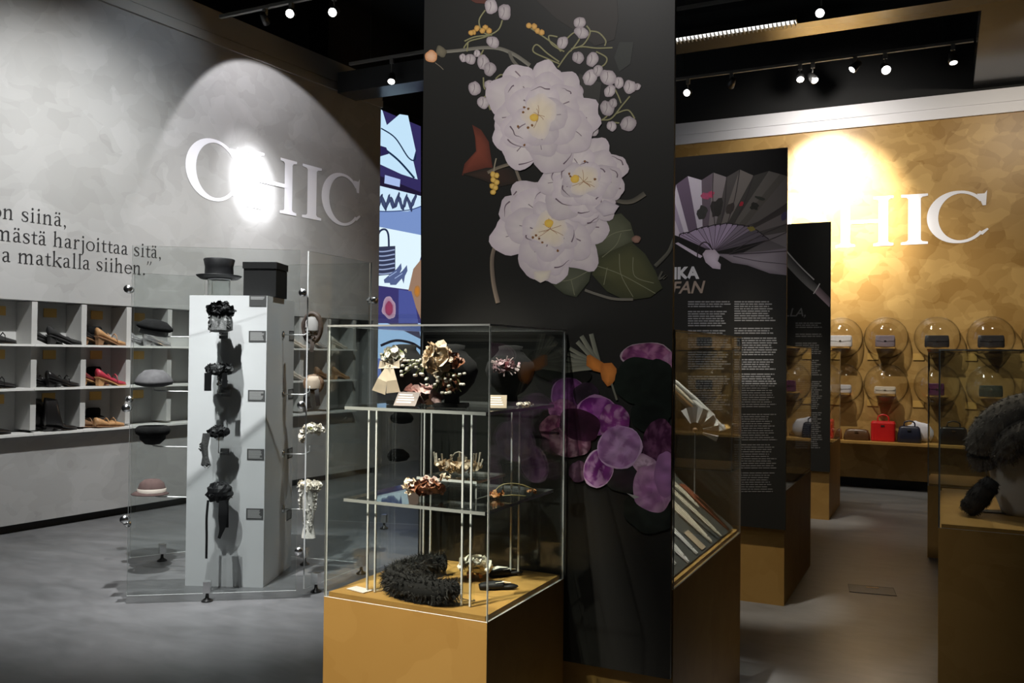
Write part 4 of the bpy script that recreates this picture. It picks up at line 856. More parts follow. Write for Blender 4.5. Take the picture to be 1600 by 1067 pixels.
# hats on the left rods
def left(label, name, k, cat='hat'): return thing(name, label, cat, lf[k], PA, 'hats on the left rods')
o = left('black felt beret on the uppermost left rod', 'felt_beret', 0)
b = MB(); b.lathe([(.02, .075), (.07, .066), (.115, .03), (.118, .012), (.10, 0), (.04, -.005)], 28, sx=1.05, sy=.9); q = b.build('beret', FELTB, o, True); q.rotation_euler = (0, R(10), 0)
b = MB(); b.lathe([(.09, 0), (.092, -.03), (.088, -.034)], 26, cap0=False, cap1=False, sx=1.05, sy=.9); q = b.build('head_band', mat('grey_band', (.22, .22, .22), .6), o, True); q.rotation_euler = (0, R(10), 0)
o = left('soft grey velvet hat on the second left rod', 'velvet_hat', 1)
b = MB(); b.lathe([(.01, .10), (.06, .095), (.10, .06), (.125, .02), (.12, -.004), (.06, -.02)], 30, wob=.14, seed=3, frq=1.6); b.build('crown', mat('grey_velvet', (.12, .115, .12), .9, var=.2, scale=30), o, True)
o = left('black toque with a thick rolled brim on the third left rod', 'rolled_toque', 2)
b = MB(); rr = []
for j in range(29):
    a = 2 * math.pi * j / 28; rr.append([Vector((math.cos(a) * (.085 + .032 * math.cos(f)), math.sin(a) * (.075 + .03 * math.cos(f)), .025 + .034 * math.sin(f))) for f in [2 * math.pi * i / 10 for i in range(10)]])
b.loft(rr, cap0=False, cap1=False); b.build('rolled_brim', FELTB, o, True); b = MB(); b.lathe([(.01, -.075), (.05, -.068), (.085, -.035), (.09, 0), (.08, .03)], 26, sy=.9); b.build('crown', VELVET, o, True)
o = left('brown felt hat with a cream ribbon band on the lowest left rod', 'felt_cloche', 3)
BRF = mat('brown_felt', (0.10, 0.06, 0.055), .9, var=.2, scale=40)
b = MB(); b.lathe([(.01, .095), (.05, .09), (.08, .065), (.094, .02), (.094, 0)], 28, sy=.92, cap0=True, cap1=False); b.build('crown', BRF, o, True); b = MB(); b.lathe([(.0955, .004), (.096, .03), (.0945, .031)], 28, sy=.92, cap0=False, cap1=False); b.build('ribbon_band', mat('cream_ribbon', (.55, .48, .42), .5), o, True)
b = MB(); b.lathe([(.09, .006), (.125, -.012), (.127, -.008), (.09, .012)], 30, c=(-.012, 0, 0), sy=.85, cap0=False, cap1=False); b.build('brim', BRF, o, True)
# on top of the pillar
hp = onP(342, 455, PLOC - PN * .2, PN); q = hp - PLOC
o = thing('hat_stand', 'clear acrylic cylinder carrying the top hat on the pillar', 'hat stand', PLOC + PX * q.dot(PX) - PN * .2 + Vector((0, 0, PH + .001)), PA)
b = MB(); b.lathe([(.075, 0), (.075, .125), (.071, .125), (.071, 0)], 28, cap0=False, cap1=False); b.build('cylinder', GLASS, o, True); b = MB(); b.lathe([(.071, .118), (.077, .118), (.077, .124), (.071, .124)], 28, cap0=False, cap1=False); b.build('rim', ACR, o, True)
o = thing('top_hat', 'black silk top hat on the clear stand above the pillar', 'hat', o.location + Vector((0, 0, .126)), PA)
b = MB(); b.lathe([(.01, .135), (.098, .136), (.103, .13), (.092, .08), (.094, .03), (.098, .008)], 32, sy=1.1, cap1=False); b.build('crown', SILKB, o, True)
b = MB(); b.lathe([(.092, .008), (.125, .003), (.145, .018), (.148, .022), (.143, .014), (.12, -.003), (.09, 0)], 32, sy=1.15, cap0=False, cap1=False); b.build('brim', SILKB, o, True)
hb = onP(404, 457, PLOC - PN * .1, PN); q = hb - PLOC
o = thing('hat_box', 'black square lidded hat box on top of the white pillar', 'box', PLOC + PX * q.dot(PX) - PN * .24 + Vector((0, 0, PH + .001)), PA)
BOXM = mat('black_board', (.008, .008, .008), .7, spec=.2); b = MB(); b.box(-.112, .112, -.12, .12, 0, .19); b.build('box_body', BOXM, o); b = MB(); b.box(-.118, .118, -.126, .126, .191, .235); b.build('lid', BOXM, o)

# ================================================================== GLASS SCREENS AROUND THE PILLAR
GA = onZ(190, 931, .05); GB = onZ(470, 922, .05); GC = onZ(578, 880, .05); GD = onZ(320, 858, .05); GE = onZ(196, 872, .05)
def glass_screen(label, A, B, h0, h1, feet, clamps):
    A = Vector((A.x, A.y, 0)); B = Vector((B.x, B.y, 0)); L = (B - A).length; an = math.atan2((B - A).y, (B - A).x)
    o = thing('glass_screen', label, 'glass screen', A, an, 'glass screens around the pillar')
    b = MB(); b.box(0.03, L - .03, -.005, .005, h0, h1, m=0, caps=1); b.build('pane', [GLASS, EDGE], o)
    for t in feet:
        x = L * t; b = MB(); b.box(x - .022, x + .022, -.026, .026, .055, .125); cl_ = b.build('clamp', CHROME, o)
        b = MB(); b.lathe([(.036, .001), (.034, .008), (.012, .022), (.009, .054)], 18, c=(x, 0, 0)); b.build('foot', mat('dark_foot', (.05, .05, .05), .3, metal=.6), cl_, True)
    for t, z in clamps:
        x = L * t; b = MB(); b.tube([(x, -.032, z), (x, .032, z)], .024, 16); b.build('clamp', CHROME, o, True)
    return o
glass_screen('front glass screen before the white pillar, left of the flower case', GA, GB, .05, 2.2, (.47,), ((.012, 1.93), (.012, 1.2), (.012, .52), (.988, 1.93), (.988, 1.22), (.985, .30)))
glass_screen('side glass screen running back at the right of the white pillar', GB, GC, .05, 2.2, (.2, .86), ((.985, 1.93),))
glass_screen('rear glass screen behind the white pillar', GD, GC, .05, 2.2, (.62,), ())
glass_screen('left rear glass screen behind the hats', GE, GD, .05, 2.12, (.45,), ((.01, 1.2), (.01, .3)))

# ================================================================== INSIDE THE FLOWER CASE
ZB = PZ + .017; ZT = 1.366; ZM = 1.046
stand = thing('shelf_stand', 'clear two-tier acrylic shelf stand inside the flower case', 'shelf stand', (0, 0, 0))
for z, nm in ((ZM, 'lower_shelf'), (ZT, 'upper_shelf')):
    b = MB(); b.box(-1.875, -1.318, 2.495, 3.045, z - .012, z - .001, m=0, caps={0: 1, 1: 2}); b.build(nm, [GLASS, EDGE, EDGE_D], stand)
for x, y in ((-1.775, 2.54), (-1.825, 2.985), (-1.40, 2.54), (-1.44, 2.985)):
    for z0, z1_ in ((ZB + .001, ZM - .0125), (ZM, ZT - .0125)):
        b = MB(); h = .016; b.box(x - h, x + h, y - h, y + h, z0, z1_); po = b.build('post', GLASS, stand)
        for q in (-1, 1): c = MB(); c.box(x + q * h - .003, x + q * h + .003, y - h - .0035, y - h + .0025, z0, z1_); c.build('post_highlight', EDGE, po)  # pale strips added as painted highlight lines along the post edges
# small riser on the lower shelf
rs = thing('riser', 'small clear riser table on the lower shelf of the flower case', 'riser', (0, 0, 0))
b = MB(); b.box(-1.70, -1.455, 2.69, 2.92, 1.10, 1.109, m=0, caps=1); b.build('top', [GLASS, EDGE], rs)
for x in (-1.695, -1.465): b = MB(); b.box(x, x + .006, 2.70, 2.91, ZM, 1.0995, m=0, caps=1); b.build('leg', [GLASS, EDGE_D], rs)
# velvet busts
def bust(label, px, py, Y, rot, sc_=1.0):
    p = onY(px, py, Y); o = thing('necklace_bust', label, 'bust', (p.x, Y, ZT), rot, 'black velvet busts')
    b = MB(); b.box(-.055 * sc_, .055 * sc_, -.04, .04, 0, .014); b.build('foot', VELVET, o)
    b = MB(); prof = [(.028, .014), (.026, .035), (.05, .05), (.078, .085), (.092, .125), (.085, .155), (.058, .18), (.042, .20), (.045, .215), (.02, .219)]
    b.lathe([(r_ * sc_, z * sc_) for r_, z in prof], 24, sy=.62); b.build('body', VELVET, o, True); return p
bust('black velvet bust at the left with bow and white berries', 632, 628, 2.72, R(12)); bust('middle black velvet bust carrying the cream rose, nearest the front', 706, 632, 2.66, R(20)); bust('black velvet bust at the right with the pink spray', 797, 622, 2.88, R(25))
def ornament(name, label, px, py, Y, cat='flower ornament'):
    p = onY(px, py, Y); o = thing(name, label, cat, p, R(20), 'silk flower ornaments'); o.scale = (1.22, 1.22, 1.22); return o, p
PINKS = mat('pink_silk', (.55, .28, .32), .6, var=.2, scale=60); MAUVE = mat('mauve_petal', (.5, .34, .36), .5, var=.3, scale=60); DBR = mat('rust_leaf', (.22, .08, .035), .5, var=.3, scale=40); PINKT = mat('pink_tulle', (.66, .46, .43), .8)
o, p = ornament('bow_corsage', 'cream ribbon bow under small white flowers on the left bust', 611, 578, 2.64)
b = MB(); b.petals((.01, 0, .042), (.04, .02, .026), 60, .011, 51); b.build('flowers', WSILK, o); b = MB(); b.petals((.008, .004, .045), (.03, .015, .02), 26, .009, 52); b.build('leaves', GREENW, o)
b = MB(); b.poly([(0, -.012, .018), (-.03, -.014, .028), (-.034, -.016, .004), (-.004, -.018, .006)]); b.poly([(0, -.012, .018), (.028, -.014, .03), (.03, -.016, .006), (.004, -.018, .006)]); b.build('bow_loops', CREAM, o)
for sx_ in (-1, 1): b = MB(); b.strip([(sx_ * .002, -.016, .01), (sx_ * .014 - .006, -.022, -.03), (sx_ * .022 - .01, -.018, -.066)], [.016, .03, .042], (0, 1, 0)); b.build('ribbon_tail', CREAM, o)
o, p = ornament('berry_spray', 'spray of white berries on green stems on the left bust', 650, 573, 2.645)
rn2 = random.Random(3); b = MB(); bs = MB()
for _ in range(26):
    q = Vector((rn2.uniform(-.045, .03), rn2.uniform(-.012, .006), rn2.uniform(-.028, .024))); b.ball(q, .0055, 8); bs.tube([q, (.028, 0, .022)], .0009, 5)
for k in range(4): bs.tube([(.026, 0, .02), (.045 + .008 * k, 0, .05 - .006 * k)], .0012, 5)
b.build('berries', WSILK, o, True); bs.build('stems', GREENW, o)
o, p = ornament('cream_rose_corsage', 'large cream rose corsage with white buds on the middle bust', 686, 572, 2.57)
b = MB(); b.petals((-.005, 0, .02), (.036, .02, .042), 90, .019, 55); b.build('rose_petals', CREAM, o); b = MB(); b.petals((.045, 0, .018), (.02, .012, .02), 16, .014, 56); b.petals((.03, 0, -.045), (.035, .012, .025), 26, .010, 57); b.build('leaves', DBR, o)
b = MB()
for _ in range(24): b.ball((rn2.uniform(-.035, .075), rn2.uniform(-.015, .0), rn2.uniform(-.075, -.02)), .0055, 8)
b.build('buds', WSILK, o, True); b = MB()
for _ in range(14): b.tube([(.02, 0, -.01), (rn2.uniform(-.03, .08), -.006, rn2.uniform(-.08, -.02))], .001, 5)
b.build('stems', GREENW, o)
o, p = ornament('pink_spray', 'pink and wine coloured flower spray on the right bust', 789, 572, 2.80)
b = MB(); b.petals((0, 0, 0), (.04, .014, .02), 60, .009, 58); b.build('petals', MAUVE, o); b = MB(); b.ball((.008, -.004, 0), (.014, .01, .016), 10); b.build('centre', mat('wine_velvet', (.1, .008, .015), .8), o, True); b = MB()
for _ in range(16): a = rn2.uniform(0, 6.28); b.tube([(math.cos(a) * .02, -.004, math.sin(a) * .012), (math.cos(a) * .045, -.008, math.sin(a) * .03)], .0018, 5)
b.build('tendrils', mat('pale_pink', (.75, .6, .58), .5), o)
o, p = ornament('tulle_posy', 'crumpled pink tulle posy lying on the upper shelf', 664, 618, 2.66); o.location.z = ZT + .027
b = MB(); b.petals((0, 0, .012), (.055, .03, .022), 90, .022, 61); b.v = [(x, y, max(z, -.02)) for x, y, z in b.v]; b.build('tulle', PINKT, o)
o, p = ornament('white_brooch', 'small white blossom brooch at the right end of the upper shelf', 820, 631, 2.82); o.location.z = ZT + .009
b = MB(); b.petals((0, 0, 0), (.028, .012, .006), 30, .007, 62); b.build('petals', WSILK, o)
o, p = ornament('wax_tiara', 'cream wax flower tiara on the clear riser', 716, 738, 2.8); o.location.z = 1.109 + .032
b = MB(); b.petals((0, 0, 0), (.075, .03, .018), 150, .010, 63); b.build('blossoms', CREAM, o); b = MB()
for k in range(22): a = rn2.uniform(-.07, .07); b.tube([(a, 0, 0), (a * 1.1, rn2.uniform(-.01, .01), rn2.uniform(.02, .045))], [.0016, .0030], 6)
b.build('buds', WSILK, o); b = MB(); rr_ = [(.002 + .02 * math.cos(t / 6 * 3.1416), -.01, .022 + .022 * math.sin(t / 6 * 3.1416)) for t in range(7)]; b.tube(rr_, .0022, 6); b.build('loop', WSILK, o)
o, p = ornament('rose_cluster', 'pale rose and brown leaf cluster at the left of the lower shelf', 668, 768, 2.62); o.location.z = ZM + .046
b = MB(); b.petals((.004, 0, .004), (.024, .016, .02), 50, .014, 64); b.build('rose_petals', mat('blush_silk', (.62, .46, .40), .55, var=.15, scale=50), o); b = MB(); b.petals((.0, 0, -.006), (.055, .03, .018), 60, .013, 65); b.build('leaves', DBR, o); b = MB(); b.petals((-.05, -.005, 0), (.02, .02, .022), 46, .008, 66); b.petals((.05, 0, .026), (.018, .01, .010), 20, .006, 67); b.build('small_blossoms', CREAM, o)
o, p = ornament('twig_ornament', 'thin twig ornament with tiny amber blossoms at the right of the lower shelf', 795, 768, 2.78); o.location.z = ZM + .008
b = MB(); b.tube(smooth_path([(-.05, -.02, 0), (-.02, 0, .03), (.03, .01, .032), (.08, .02, .012)]), .0018, 6); b.tube(smooth_path([(-.03, -.02, 0), (.01, -.015, .004), (.05, 0, .0)]), .0018, 6); b.build('twig', mat('olive_wire', (.2, .17, .06), .5), o, True); b = MB(); b.petals((-.035, -.012, .006), (.022, .014, .008), 24, .008, 68); b.petals((.07, .015, .012), (.02, .006, .006), 10, .006, 69); b.build('blossoms', mat('amber_silk', (.5, .24, .09), .5), o)
def card(label, px, py, z, Y, wd, dp, tilt, mt, rotz=0):
    p = onY(px, py, Y); o = thing('label_card', label, 'label card', (p.x, Y, z), rotz, 'label cards in the flower case')
    b = MB(); b.M = Matrix.Rotation(R(tilt), 4, 'X'); b.box(-wd / 2, wd / 2, -dp / 2, dp / 2, 0, .002); q = b.build('card', mt, o)
    b = MB(); b.M = Matrix.Rotation(R(tilt), 4, 'X')
    for i in range(4): y = dp * (.3 - .18 * i); e = wd * rn2.uniform(.15, .42); b.poly([(-wd * .42, y - dp * .04, .0025), (e, y - dp * .04, .0025), (e, y + dp * .03, .0025), (-wd * .42, y + dp * .03, .0025)])
    b.build('text_lines', TXW, o)['kind'] = 'stuff'
    if tilt > 5: b = MB(); b.box(-.012, .012, -.0, dp * .3, -dp * .5 * math.sin(R(tilt)), -.004); b.build('easel', ACR, o)
card('pinkish grey text card at the left front of the upper shelf', 636, 628, ZT + .026, 2.58, .085, .06, 50, mat('mauve_card', (.20, .16, .15), .6), R(5)); card('tan text card standing before the right bust', 778, 630, ZT + .024, 2.66, .06, .055, 50, mat('tan_card', (.42, .33, .22), .6), R(25))
card('small white text card at the left corner of the case floor', 562, 918, ZB + .001, 2.52, .085, .045, 0, mat('white_card', (.75, .7, .66), .6), R(-12))
# bottom: feather boa, white spray, black gloves
p0 = onZ(640, 905, .76); o = thing('feather_boa', 'coiled black feather boa on the floor of the flower case', 'boa', (p0.x, p0.y, ZB))
pts = [onZ(x, y, .77) - Vector((p0.x, p0.y, ZB)) for x, y in ((703, 924), (685, 928), (645, 922), (614, 912), (608, 895), (640, 886), (690, 882))]
pts = [Vector((max(q.x, -1.715 - p0.x), q.y + .03, .045)) for q in (Vector(t) for t in smooth_path([tuple(q) for q in pts], 5))]
base = MB(); base.tube(pts, [.028 + .014 * math.sin(math.pi * i / (len(pts) - 1)) for i in range(len(pts))], 12); base.build('core', VELVET, o, True)
b = MB(); b.hair(5200, .026, .0013, 5, base, drop=.15); b.v = [(max(x, -1.90 - p0.x), max(y, 2.46 - p0.y), max(z, .001)) for x, y, z in b.v]; q = b.build('plumes', mat('black_feather', (.018, .017, .015), .7), o); q['kind'] = 'stuff'
p = onZ(743, 893, .75); o = thing('white_flower_spray', 'white satin flower spray with orange centres lying beside the boa', 'flower ornament', (p.x, p.y, ZB), R(30))
b = MB(); b.petals((0, 0, .05), (.055, .03, .024), 50, .024, 71); b.v = [(x, y, max(z, .002)) for x, y, z in b.v]; b.build('petals', WSILK, o); b = MB(); b.petals((-.01, -.03, .018), (.045, .012, .01), 16, .011, 72); b.build('centres', mat('orange_centre', (.65, .3, .1), .6), o); b = MB(); b.strip([(.05, -.01, .03), (.085, .0, .04), (.12, .012, .035)], [.02, .03, .012], (0, 0, 1)); b.build('leaf', WSILK, o)
for k, (px, py, ro, lab) in enumerate(((786, 914, R(35), 'black glove with white cuff, front one of the pair'), (795, 893, R(48), 'black glove with white cuff, rear one of the pair'))):
    p = onZ(px, py, .74); o = thing('glove', lab, 'glove', (p.x, p.y, ZB + .001), ro, 'pair of black gloves')
    b = MB(); b.tube(smooth_path([(-.085, 0, .010), (-.04, 0, .013), (.0, .0, .013)]), [.012, .015, .018, .019, .02, .021, .022, .023, .023, .022, .022, .021, .02], 10)
    b.v = [(x, y, max(.001, .003 + z * .7)) for x, y, z in b.v]; b.build('palm', SILKB, o, True)
    for j in range(4): b = MB(); b.tube([(.0, -.014 + .009 * j, .009), (.03, -.016 + .01 * j, .009), (.055 - abs(j - 1.4) * .006, -.018 + .011 * j, .008)], [.006, .0055, .003], 8); b.build('finger', SILKB, o, True)
    b = MB(); b.tube([(-.03, .015, .009), (-.01, .03, .009), (.01, .036, .008)], [.006, .006, .003], 8); b.build('thumb', SILKB, o, True)
    b = MB(); b.strip([(-.03, -.012, .024), (0, -.006, .026), (.028, -.002, .02)], [.012, .016, .008], (0, 0, 1)); b.build('trim', WSILK, o)
p = onZ(722, 934, .735); o = thing('hat_pin', 'thin silver hat pin lying in front of the boa', 'hat pin', (p.x, p.y, ZB + .004), R(-8)); b = MB(); b.tube([(-.05, 0, .002), (.05, 0, .0)], .0018, 6); b.build('shaft', CHROME, o); b = MB(); b.ball((.05, 0, .003), .0045, 8); b.build('head', CHROME, o, True)

# ================================================================== FANS ON SLOPING BOARDS
SLA = R(40)
def slope_pt(y, u, lift=0.0, z0=.735): return Vector((-.897 - u * math.cos(SLA) + lift * math.sin(SLA), y, z0 + u * math.sin(SLA) + lift * math.cos(SLA)))
sb = thing('slope_board', 'dark sloping display board inside the fan case', 'display board', (0, 0, 0)); SB = mat('dark_board', (.05, .052, .045), .7)
b = MB(); r0 = [slope_pt(y, u, l) for y, u, l in ((3.14, 0, 0), (3.14, .62, 0), (3.14, .62, -.012), (3.14, 0.012, -.012))]; r1 = [v + Vector((0, 1.1, 0)) for v in r0]; b.loft([r0, r1]); b.build('board', SB, sb)
b = MB(); b.box(-1.36, -1.345, 3.2, 3.25, .728, 1.10); b.build('support', SB, sb); b = MB(); b.box(-1.36, -1.345, 4.15, 4.2, .728, 1.10); b.build('support', SB, sb)
sb2 = thing('clear_slope', 'clear sloping acrylic panel above the dark fan board', 'display board', (0, 0, 0))
b = MB(); r0 = [slope_pt(y, u, l, 1.20) for y, u, l in ((3.93, 0.02, 0), (3.93, .42, 0), (3.93, .42, -.006), (3.93, 0.02, -.006))]; r1 = [v + Vector((0, .31, 0)) for v in r0]; b.loft([r0, r1]); b.build('panel', GLASS, sb2)
for y in (3.95, 4.2): b = MB(); b.tube([slope_pt(y, .40, -.007, 1.20), (slope_pt(y, .40, 0).x, y, 1.19), (slope_pt(y, .40, 0).x, y, 1.02)], .004, 6); b.build('support', ACR, sb2)
def fan(label, y, u0, L, mt, skew=0.0, w0=.05, w1=.022, ribs=6, z0=.735, guard=None):
    o = thing('folded_fan', label, 'fan', slope_pt(y, u0 + L / 2, .001, z0), 0, 'folded fans on the sloping boards')
    M_ = Matrix.Rotation(SLA, 4, 'Y') @ Matrix.Rotation(skew, 4, 'Z')
    for k in range(ribs):
        b = MB(); b.M = M_; f = (k - (ribs - 1) / 2); y0_ = f * w0 / ribs; y1_ = f * w1 / ribs; h = .004 + .003 * (k % 2)
        b.loft([[(L / 2 - .006 * (k % 3), y1_ - .0035, 0), (L / 2 - .006 * (k % 3), y1_ + .0035, 0), (L / 2 - .006 * (k % 3), y1_ + .0035, h), (L / 2 - .006 * (k % 3), y1_ - .0035, h)], [(0, y0_ * 1.05 - .005, 0), (0, y0_ * 1.05 + .005, 0), (0, y0_ * 1.05 + .005, h + .004), (0, y0_ * 1.05 - .005, h + .004)], [(-L / 2 + .01 * (k % 2), y0_ - .0045, 0), (-L / 2 + .01 * (k % 2), y0_ + .0045, 0), (-L / 2 + .01 * (k % 2), y0_ + .0045, h + .003), (-L / 2 + .01 * (k % 2), y0_ - .0045, h + .003)]])
        b.build('blade', mt, o)
    b = MB(); b.M = M_; b.tube([(L / 2 - .03, 0, .0), (L / 2 - .03, 0, .012)], .004, 8); b.build('rivet', CHROME, o)
IVORY = mat('ivory', (.70, .63, .50), .5, var=.12, scale=40); WIV = mat('white_ivory', (.78, .76, .72), .5); REDF = mat('russet_paper', (.32, .10, .05), .6, var=.3, scale=40); BRF2 = mat('brown_wood', (.2, .11, .05), .5)
fan('white folded fan nearest the flower banner on the dark board', 3.30, .03, .20, WIV, w0=.06); fan('broad white folded fan, second from the flower banner', 3.42, .005, .26, WIV, w0=.075); fan('narrow white fan with long sticks, third from the banner', 3.57, .01, .29, WIV, w0=.05, ribs=5)
fan('ivory fan with many visible sticks, middle of the dark board', 3.82, .01, .32, IVORY, w0=.075, ribs=8); fan('long ivory fan beside the many-sticked one', 3.98, .005, .36, IVORY, w0=.06); fan('short ivory fan lying higher on the dark board', 4.075, .17, .2, IVORY, w0=.045); fan('russet painted fan at the far end of the dark board', 4.15, .01, .3, REDF, w0=.055)
fan('slim pale fan at the top left of the clear panel', 4.06, .2, .2, IVORY, w0=.02, ribs=3, z0=1.2); fan('slim white fan at the far side of the clear panel', 4.17, .1, .26, WIV, w0=.024, ribs=3, z0=1.2); fan('slim brown fan in the middle of the clear panel', 3.97, .12, .22, BRF2, w0=.02, ribs=3, z0=1.2); fan('broad white fan low on the clear panel', 4.1, .02, .2, WIV, w0=.035, ribs=4, z0=1.2)
p = slope_pt(3.68, .06, .002); o = thing('label_card', 'tan text card lying between the fans on the dark board', 'label card', p, 0); b = MB(); b.M = Matrix.Rotation(SLA, 4, 'Y'); b.box(-.05, .05, -.035, .035, 0, .003); b.build('card', mat('tan_card', (.42, .33, .22), .6), o)
p = slope_pt(4.02, .52, .002); o = thing('label_card', 'ochre card at the upper edge of the dark fan board', 'label card', p, 0); b = MB(); b.M = Matrix.Rotation(SLA, 4, 'Y'); b.box(-.04, .04, -.03, .03, 0, .003); b.build('card', CARD, o)
# open white fan on a stand, ochre card behind
p = onY(1086, 672, 3.88); o = thing('open_fan', 'small open white fan standing upright in the fan case', 'fan', (p.x, 3.88, p.z), R(15)); FP = mat('fan_paper', (.72, .70, .68), .7)
for k in range(11):
    a0, a1 = R(-28 + 14 * k), R(-28 + 14 * (k + 1)); sgn = .004 * (-1) ** k; b = MB()
    q = [(math.cos(a0) * .035, sgn, math.sin(a0) * .035), (math.cos(a1) * .035, -sgn, math.sin(a1) * .035), (math.cos(a1) * .105, -sgn * 2, math.sin(a1) * .105), (math.cos(a0) * .105, sgn * 2, math.sin(a0) * .105)]
    b.loft([[Vector(v) for v in q], [Vector(v) + Vector((0, .0015, 0)) for v in q]]); b.build('pleat', FP, o)
b = MB(); b.tube([(0, .004, 0), (0, .006, -.05), (0, .006, 1.0 - p.z - .06)], .004, 6); b.build('stand', ACR, o); b = MB(); b.ball((0, 0, 0), .012, 10); b.build('pivot', BRF2, o, True)

# ================================================================== FUR CASE AT THE RIGHT
ZD = .869; p = onY(1628, 760, 4.5); o = thing('display_form', 'pale cloth bust form carrying the fur collar', 'bust', (p.x, 4.5, ZD))
b = MB(); b.lathe([(.155, 0), (.165, .03), (.19, .10), (.205, .18), (.21, .26), (.19, .34), (.13, .39), (.07, .42), (.06, .47)], 36, sy=.75); b.build('body', mat('pale_cloth', (.55, .51, .46), .7, bump=.1, scale=200), o, True)
o = thing('fur_collar', 'grey brown fur collar draped over the pale bust form', 'fur collar', (p.x, 4.5, ZD))
FURM = mat('grey_fur', (.17, .15, .13), .85, var=.5, scale=25); FURD = mat('dark_fur', (.03, .027, .025), .9)
base = MB(); path = [(-.215, -.05, .20), (-.235, -.07, .28), (-.20, -.11, .37), (-.11, -.16, .45), (.0, -.18, .48), (.13, -.17, .45), (.24, -.05, .36)]
sp_ = smooth_path(path, 5); base.tube(sp_, [.03 + .05 * math.sin(math.pi * min(1, .12 + i / (len(sp_) - 1) * .9)) for i in range(len(sp_))], 14); base.build('roll', FURM, o, True)
b2 = MB(); s2 = smooth_path([(-.16, -.16, .25), (-.13, -.19, .33), (-.06, -.215, .38), (.03, -.22, .36), (.16, -.2, .34)], 5); b2.tube(s2, [.035 + .03 * math.sin(math.pi * i / (len(s2) - 1)) for i in range(len(s2))], 14); b2.build('lapel', FURM, o, True)
for bb, sd, nm in ((base, 1, 'roll_pile'), (b2, 2, 'lapel_pile')): h = MB(); h.hair(5200, .022, .0012, sd, bb, drop=.35); h.build(nm, FURM, o)['kind'] = 'stuff'
p = onY(1531, 768, 4.32); o = thing('fur_muff', 'small black fur muff leaning beside the pale bust form', 'muff', (p.x, 4.32, p.z)); bb = MB(); bb.M = Matrix.Rotation(R(35), 4, 'Y'); bb.lathe([(.02, -.09), (.036, -.082), (.044, -.04), (.042, .03), (.034, .08), (.02, .09)], 18, wob=.12, seed=2); bb.build('body', FURD, o, True); zlo = min(v[2] for v in bb.v); h = MB(); h.hair(2600, .012, .001, 8, bb, drop=.3); h.v = [(x, y, max(z, zlo)) for x, y, z in h.v]; h.build('pile', FURD, o)['kind'] = 'stuff'
zmin = min(v[2] for v in bb.v); o.location.z = ZD - zmin + .002
p = onZ(1555, 800, ZD); o = thing('label_card', 'dark text card on the floor of the fur case', 'label card', (p.x, p.y, ZD + .001)); b = MB(); b.box(-.06, .06, -.04, .04, 0, .002); b.build('card', PLATE, o); b = MB(); b.poly([(-.03, -.01, .0025), (.045, -.01, .0025), (.045, .004, .0025), (-.03, .004, .0025)]); b.build('text_lines', PLTXT, o)['kind'] = 'stuff'

# ================================================================== HANDBAGS ON THE BACK WALL
led = thing('wall_ledge', 'long ochre shelf board along the back wall carrying the row of bags', 'shelf', (0, YB - .13, 0))
b = MB(); b.box(-5.4, 5.4, -.20, .129, .548, .575); b.build('board', GOLD_PAINT, led)
for x in (-4.5, -3.0, -1.5, 0.0, 1.5, 3.0, 4.5): b = MB(); b.box(x, x + .03, -.1, .129, .44, .5475); b.build('bracket', GOLD_PAINT, led)
BAGC = {'white': (.75, .73, .74), 'mauve': (.23, .19, .22), 'black': (.03, .028, .03), 'cream': (.72, .64, .52), 'silver': (.6, .58, .6), 'purple': (.12, .03, .08), 'green': (.04, .05, .035)}
def purse(label, x, z, col, wd, hg, dp=.05):
    o = thing('evening_bag', label, 'handbag', (x, YB - .13, z), 0, 'evening bags in wall bubbles'); m_ = mat('bag_' + col, BAGC[col], .45, var=.08, scale=40)
    b = MB(); n = 16; rr = []
    for t, k in ((0, .93), (.1, 1), (.6, 1), (.95, .95), (1, .88)):
        rr.append([(math.copysign(abs(math.cos(a)) ** .35, math.cos(a)) * wd / 2 * k, math.copysign(abs(math.sin(a)) ** .5, math.sin(a)) * dp / 2 * k, hg * t) for a in [2 * math.pi * (i + .5) / n for i in range(n)]])
    b.loft(rr); b.build('body', m_, o, True)
    b = MB(); b.poly([(-wd * .47, -dp * .53, hg * .97), (wd * .47, -dp * .53, hg * .97), (wd * .44, -dp * .56, hg * .55), (0, -dp * .57, hg * .48), (-wd * .44, -dp * .56, hg * .55)]); fl_ = b.build('flap', m_, o)
    b = MB(); b.box(-.012, .012, -dp * .62, -dp * .57, hg * .48, hg * .58); b.build('clasp', CHROME, fl_)
XS = (-1.66, -1.12, -.62, -.07, .48, 1.03); ROWZ = (1.80, 1.245)
bagset = ((('white', .27, .13), ('white', .27, .14), ('mauve', .22, .14), ('black', .26, .14), ('black', .27, .14), ('black', .2, .12)), (('black', .22, .12), ('silver', .26, .10), ('cream', .24, .09), ('purple', .16, .14), ('green', .24, .13), ('black', .22, .12)))
ordn = ('first', 'second', 'third', 'fourth', 'fifth', 'sixth')
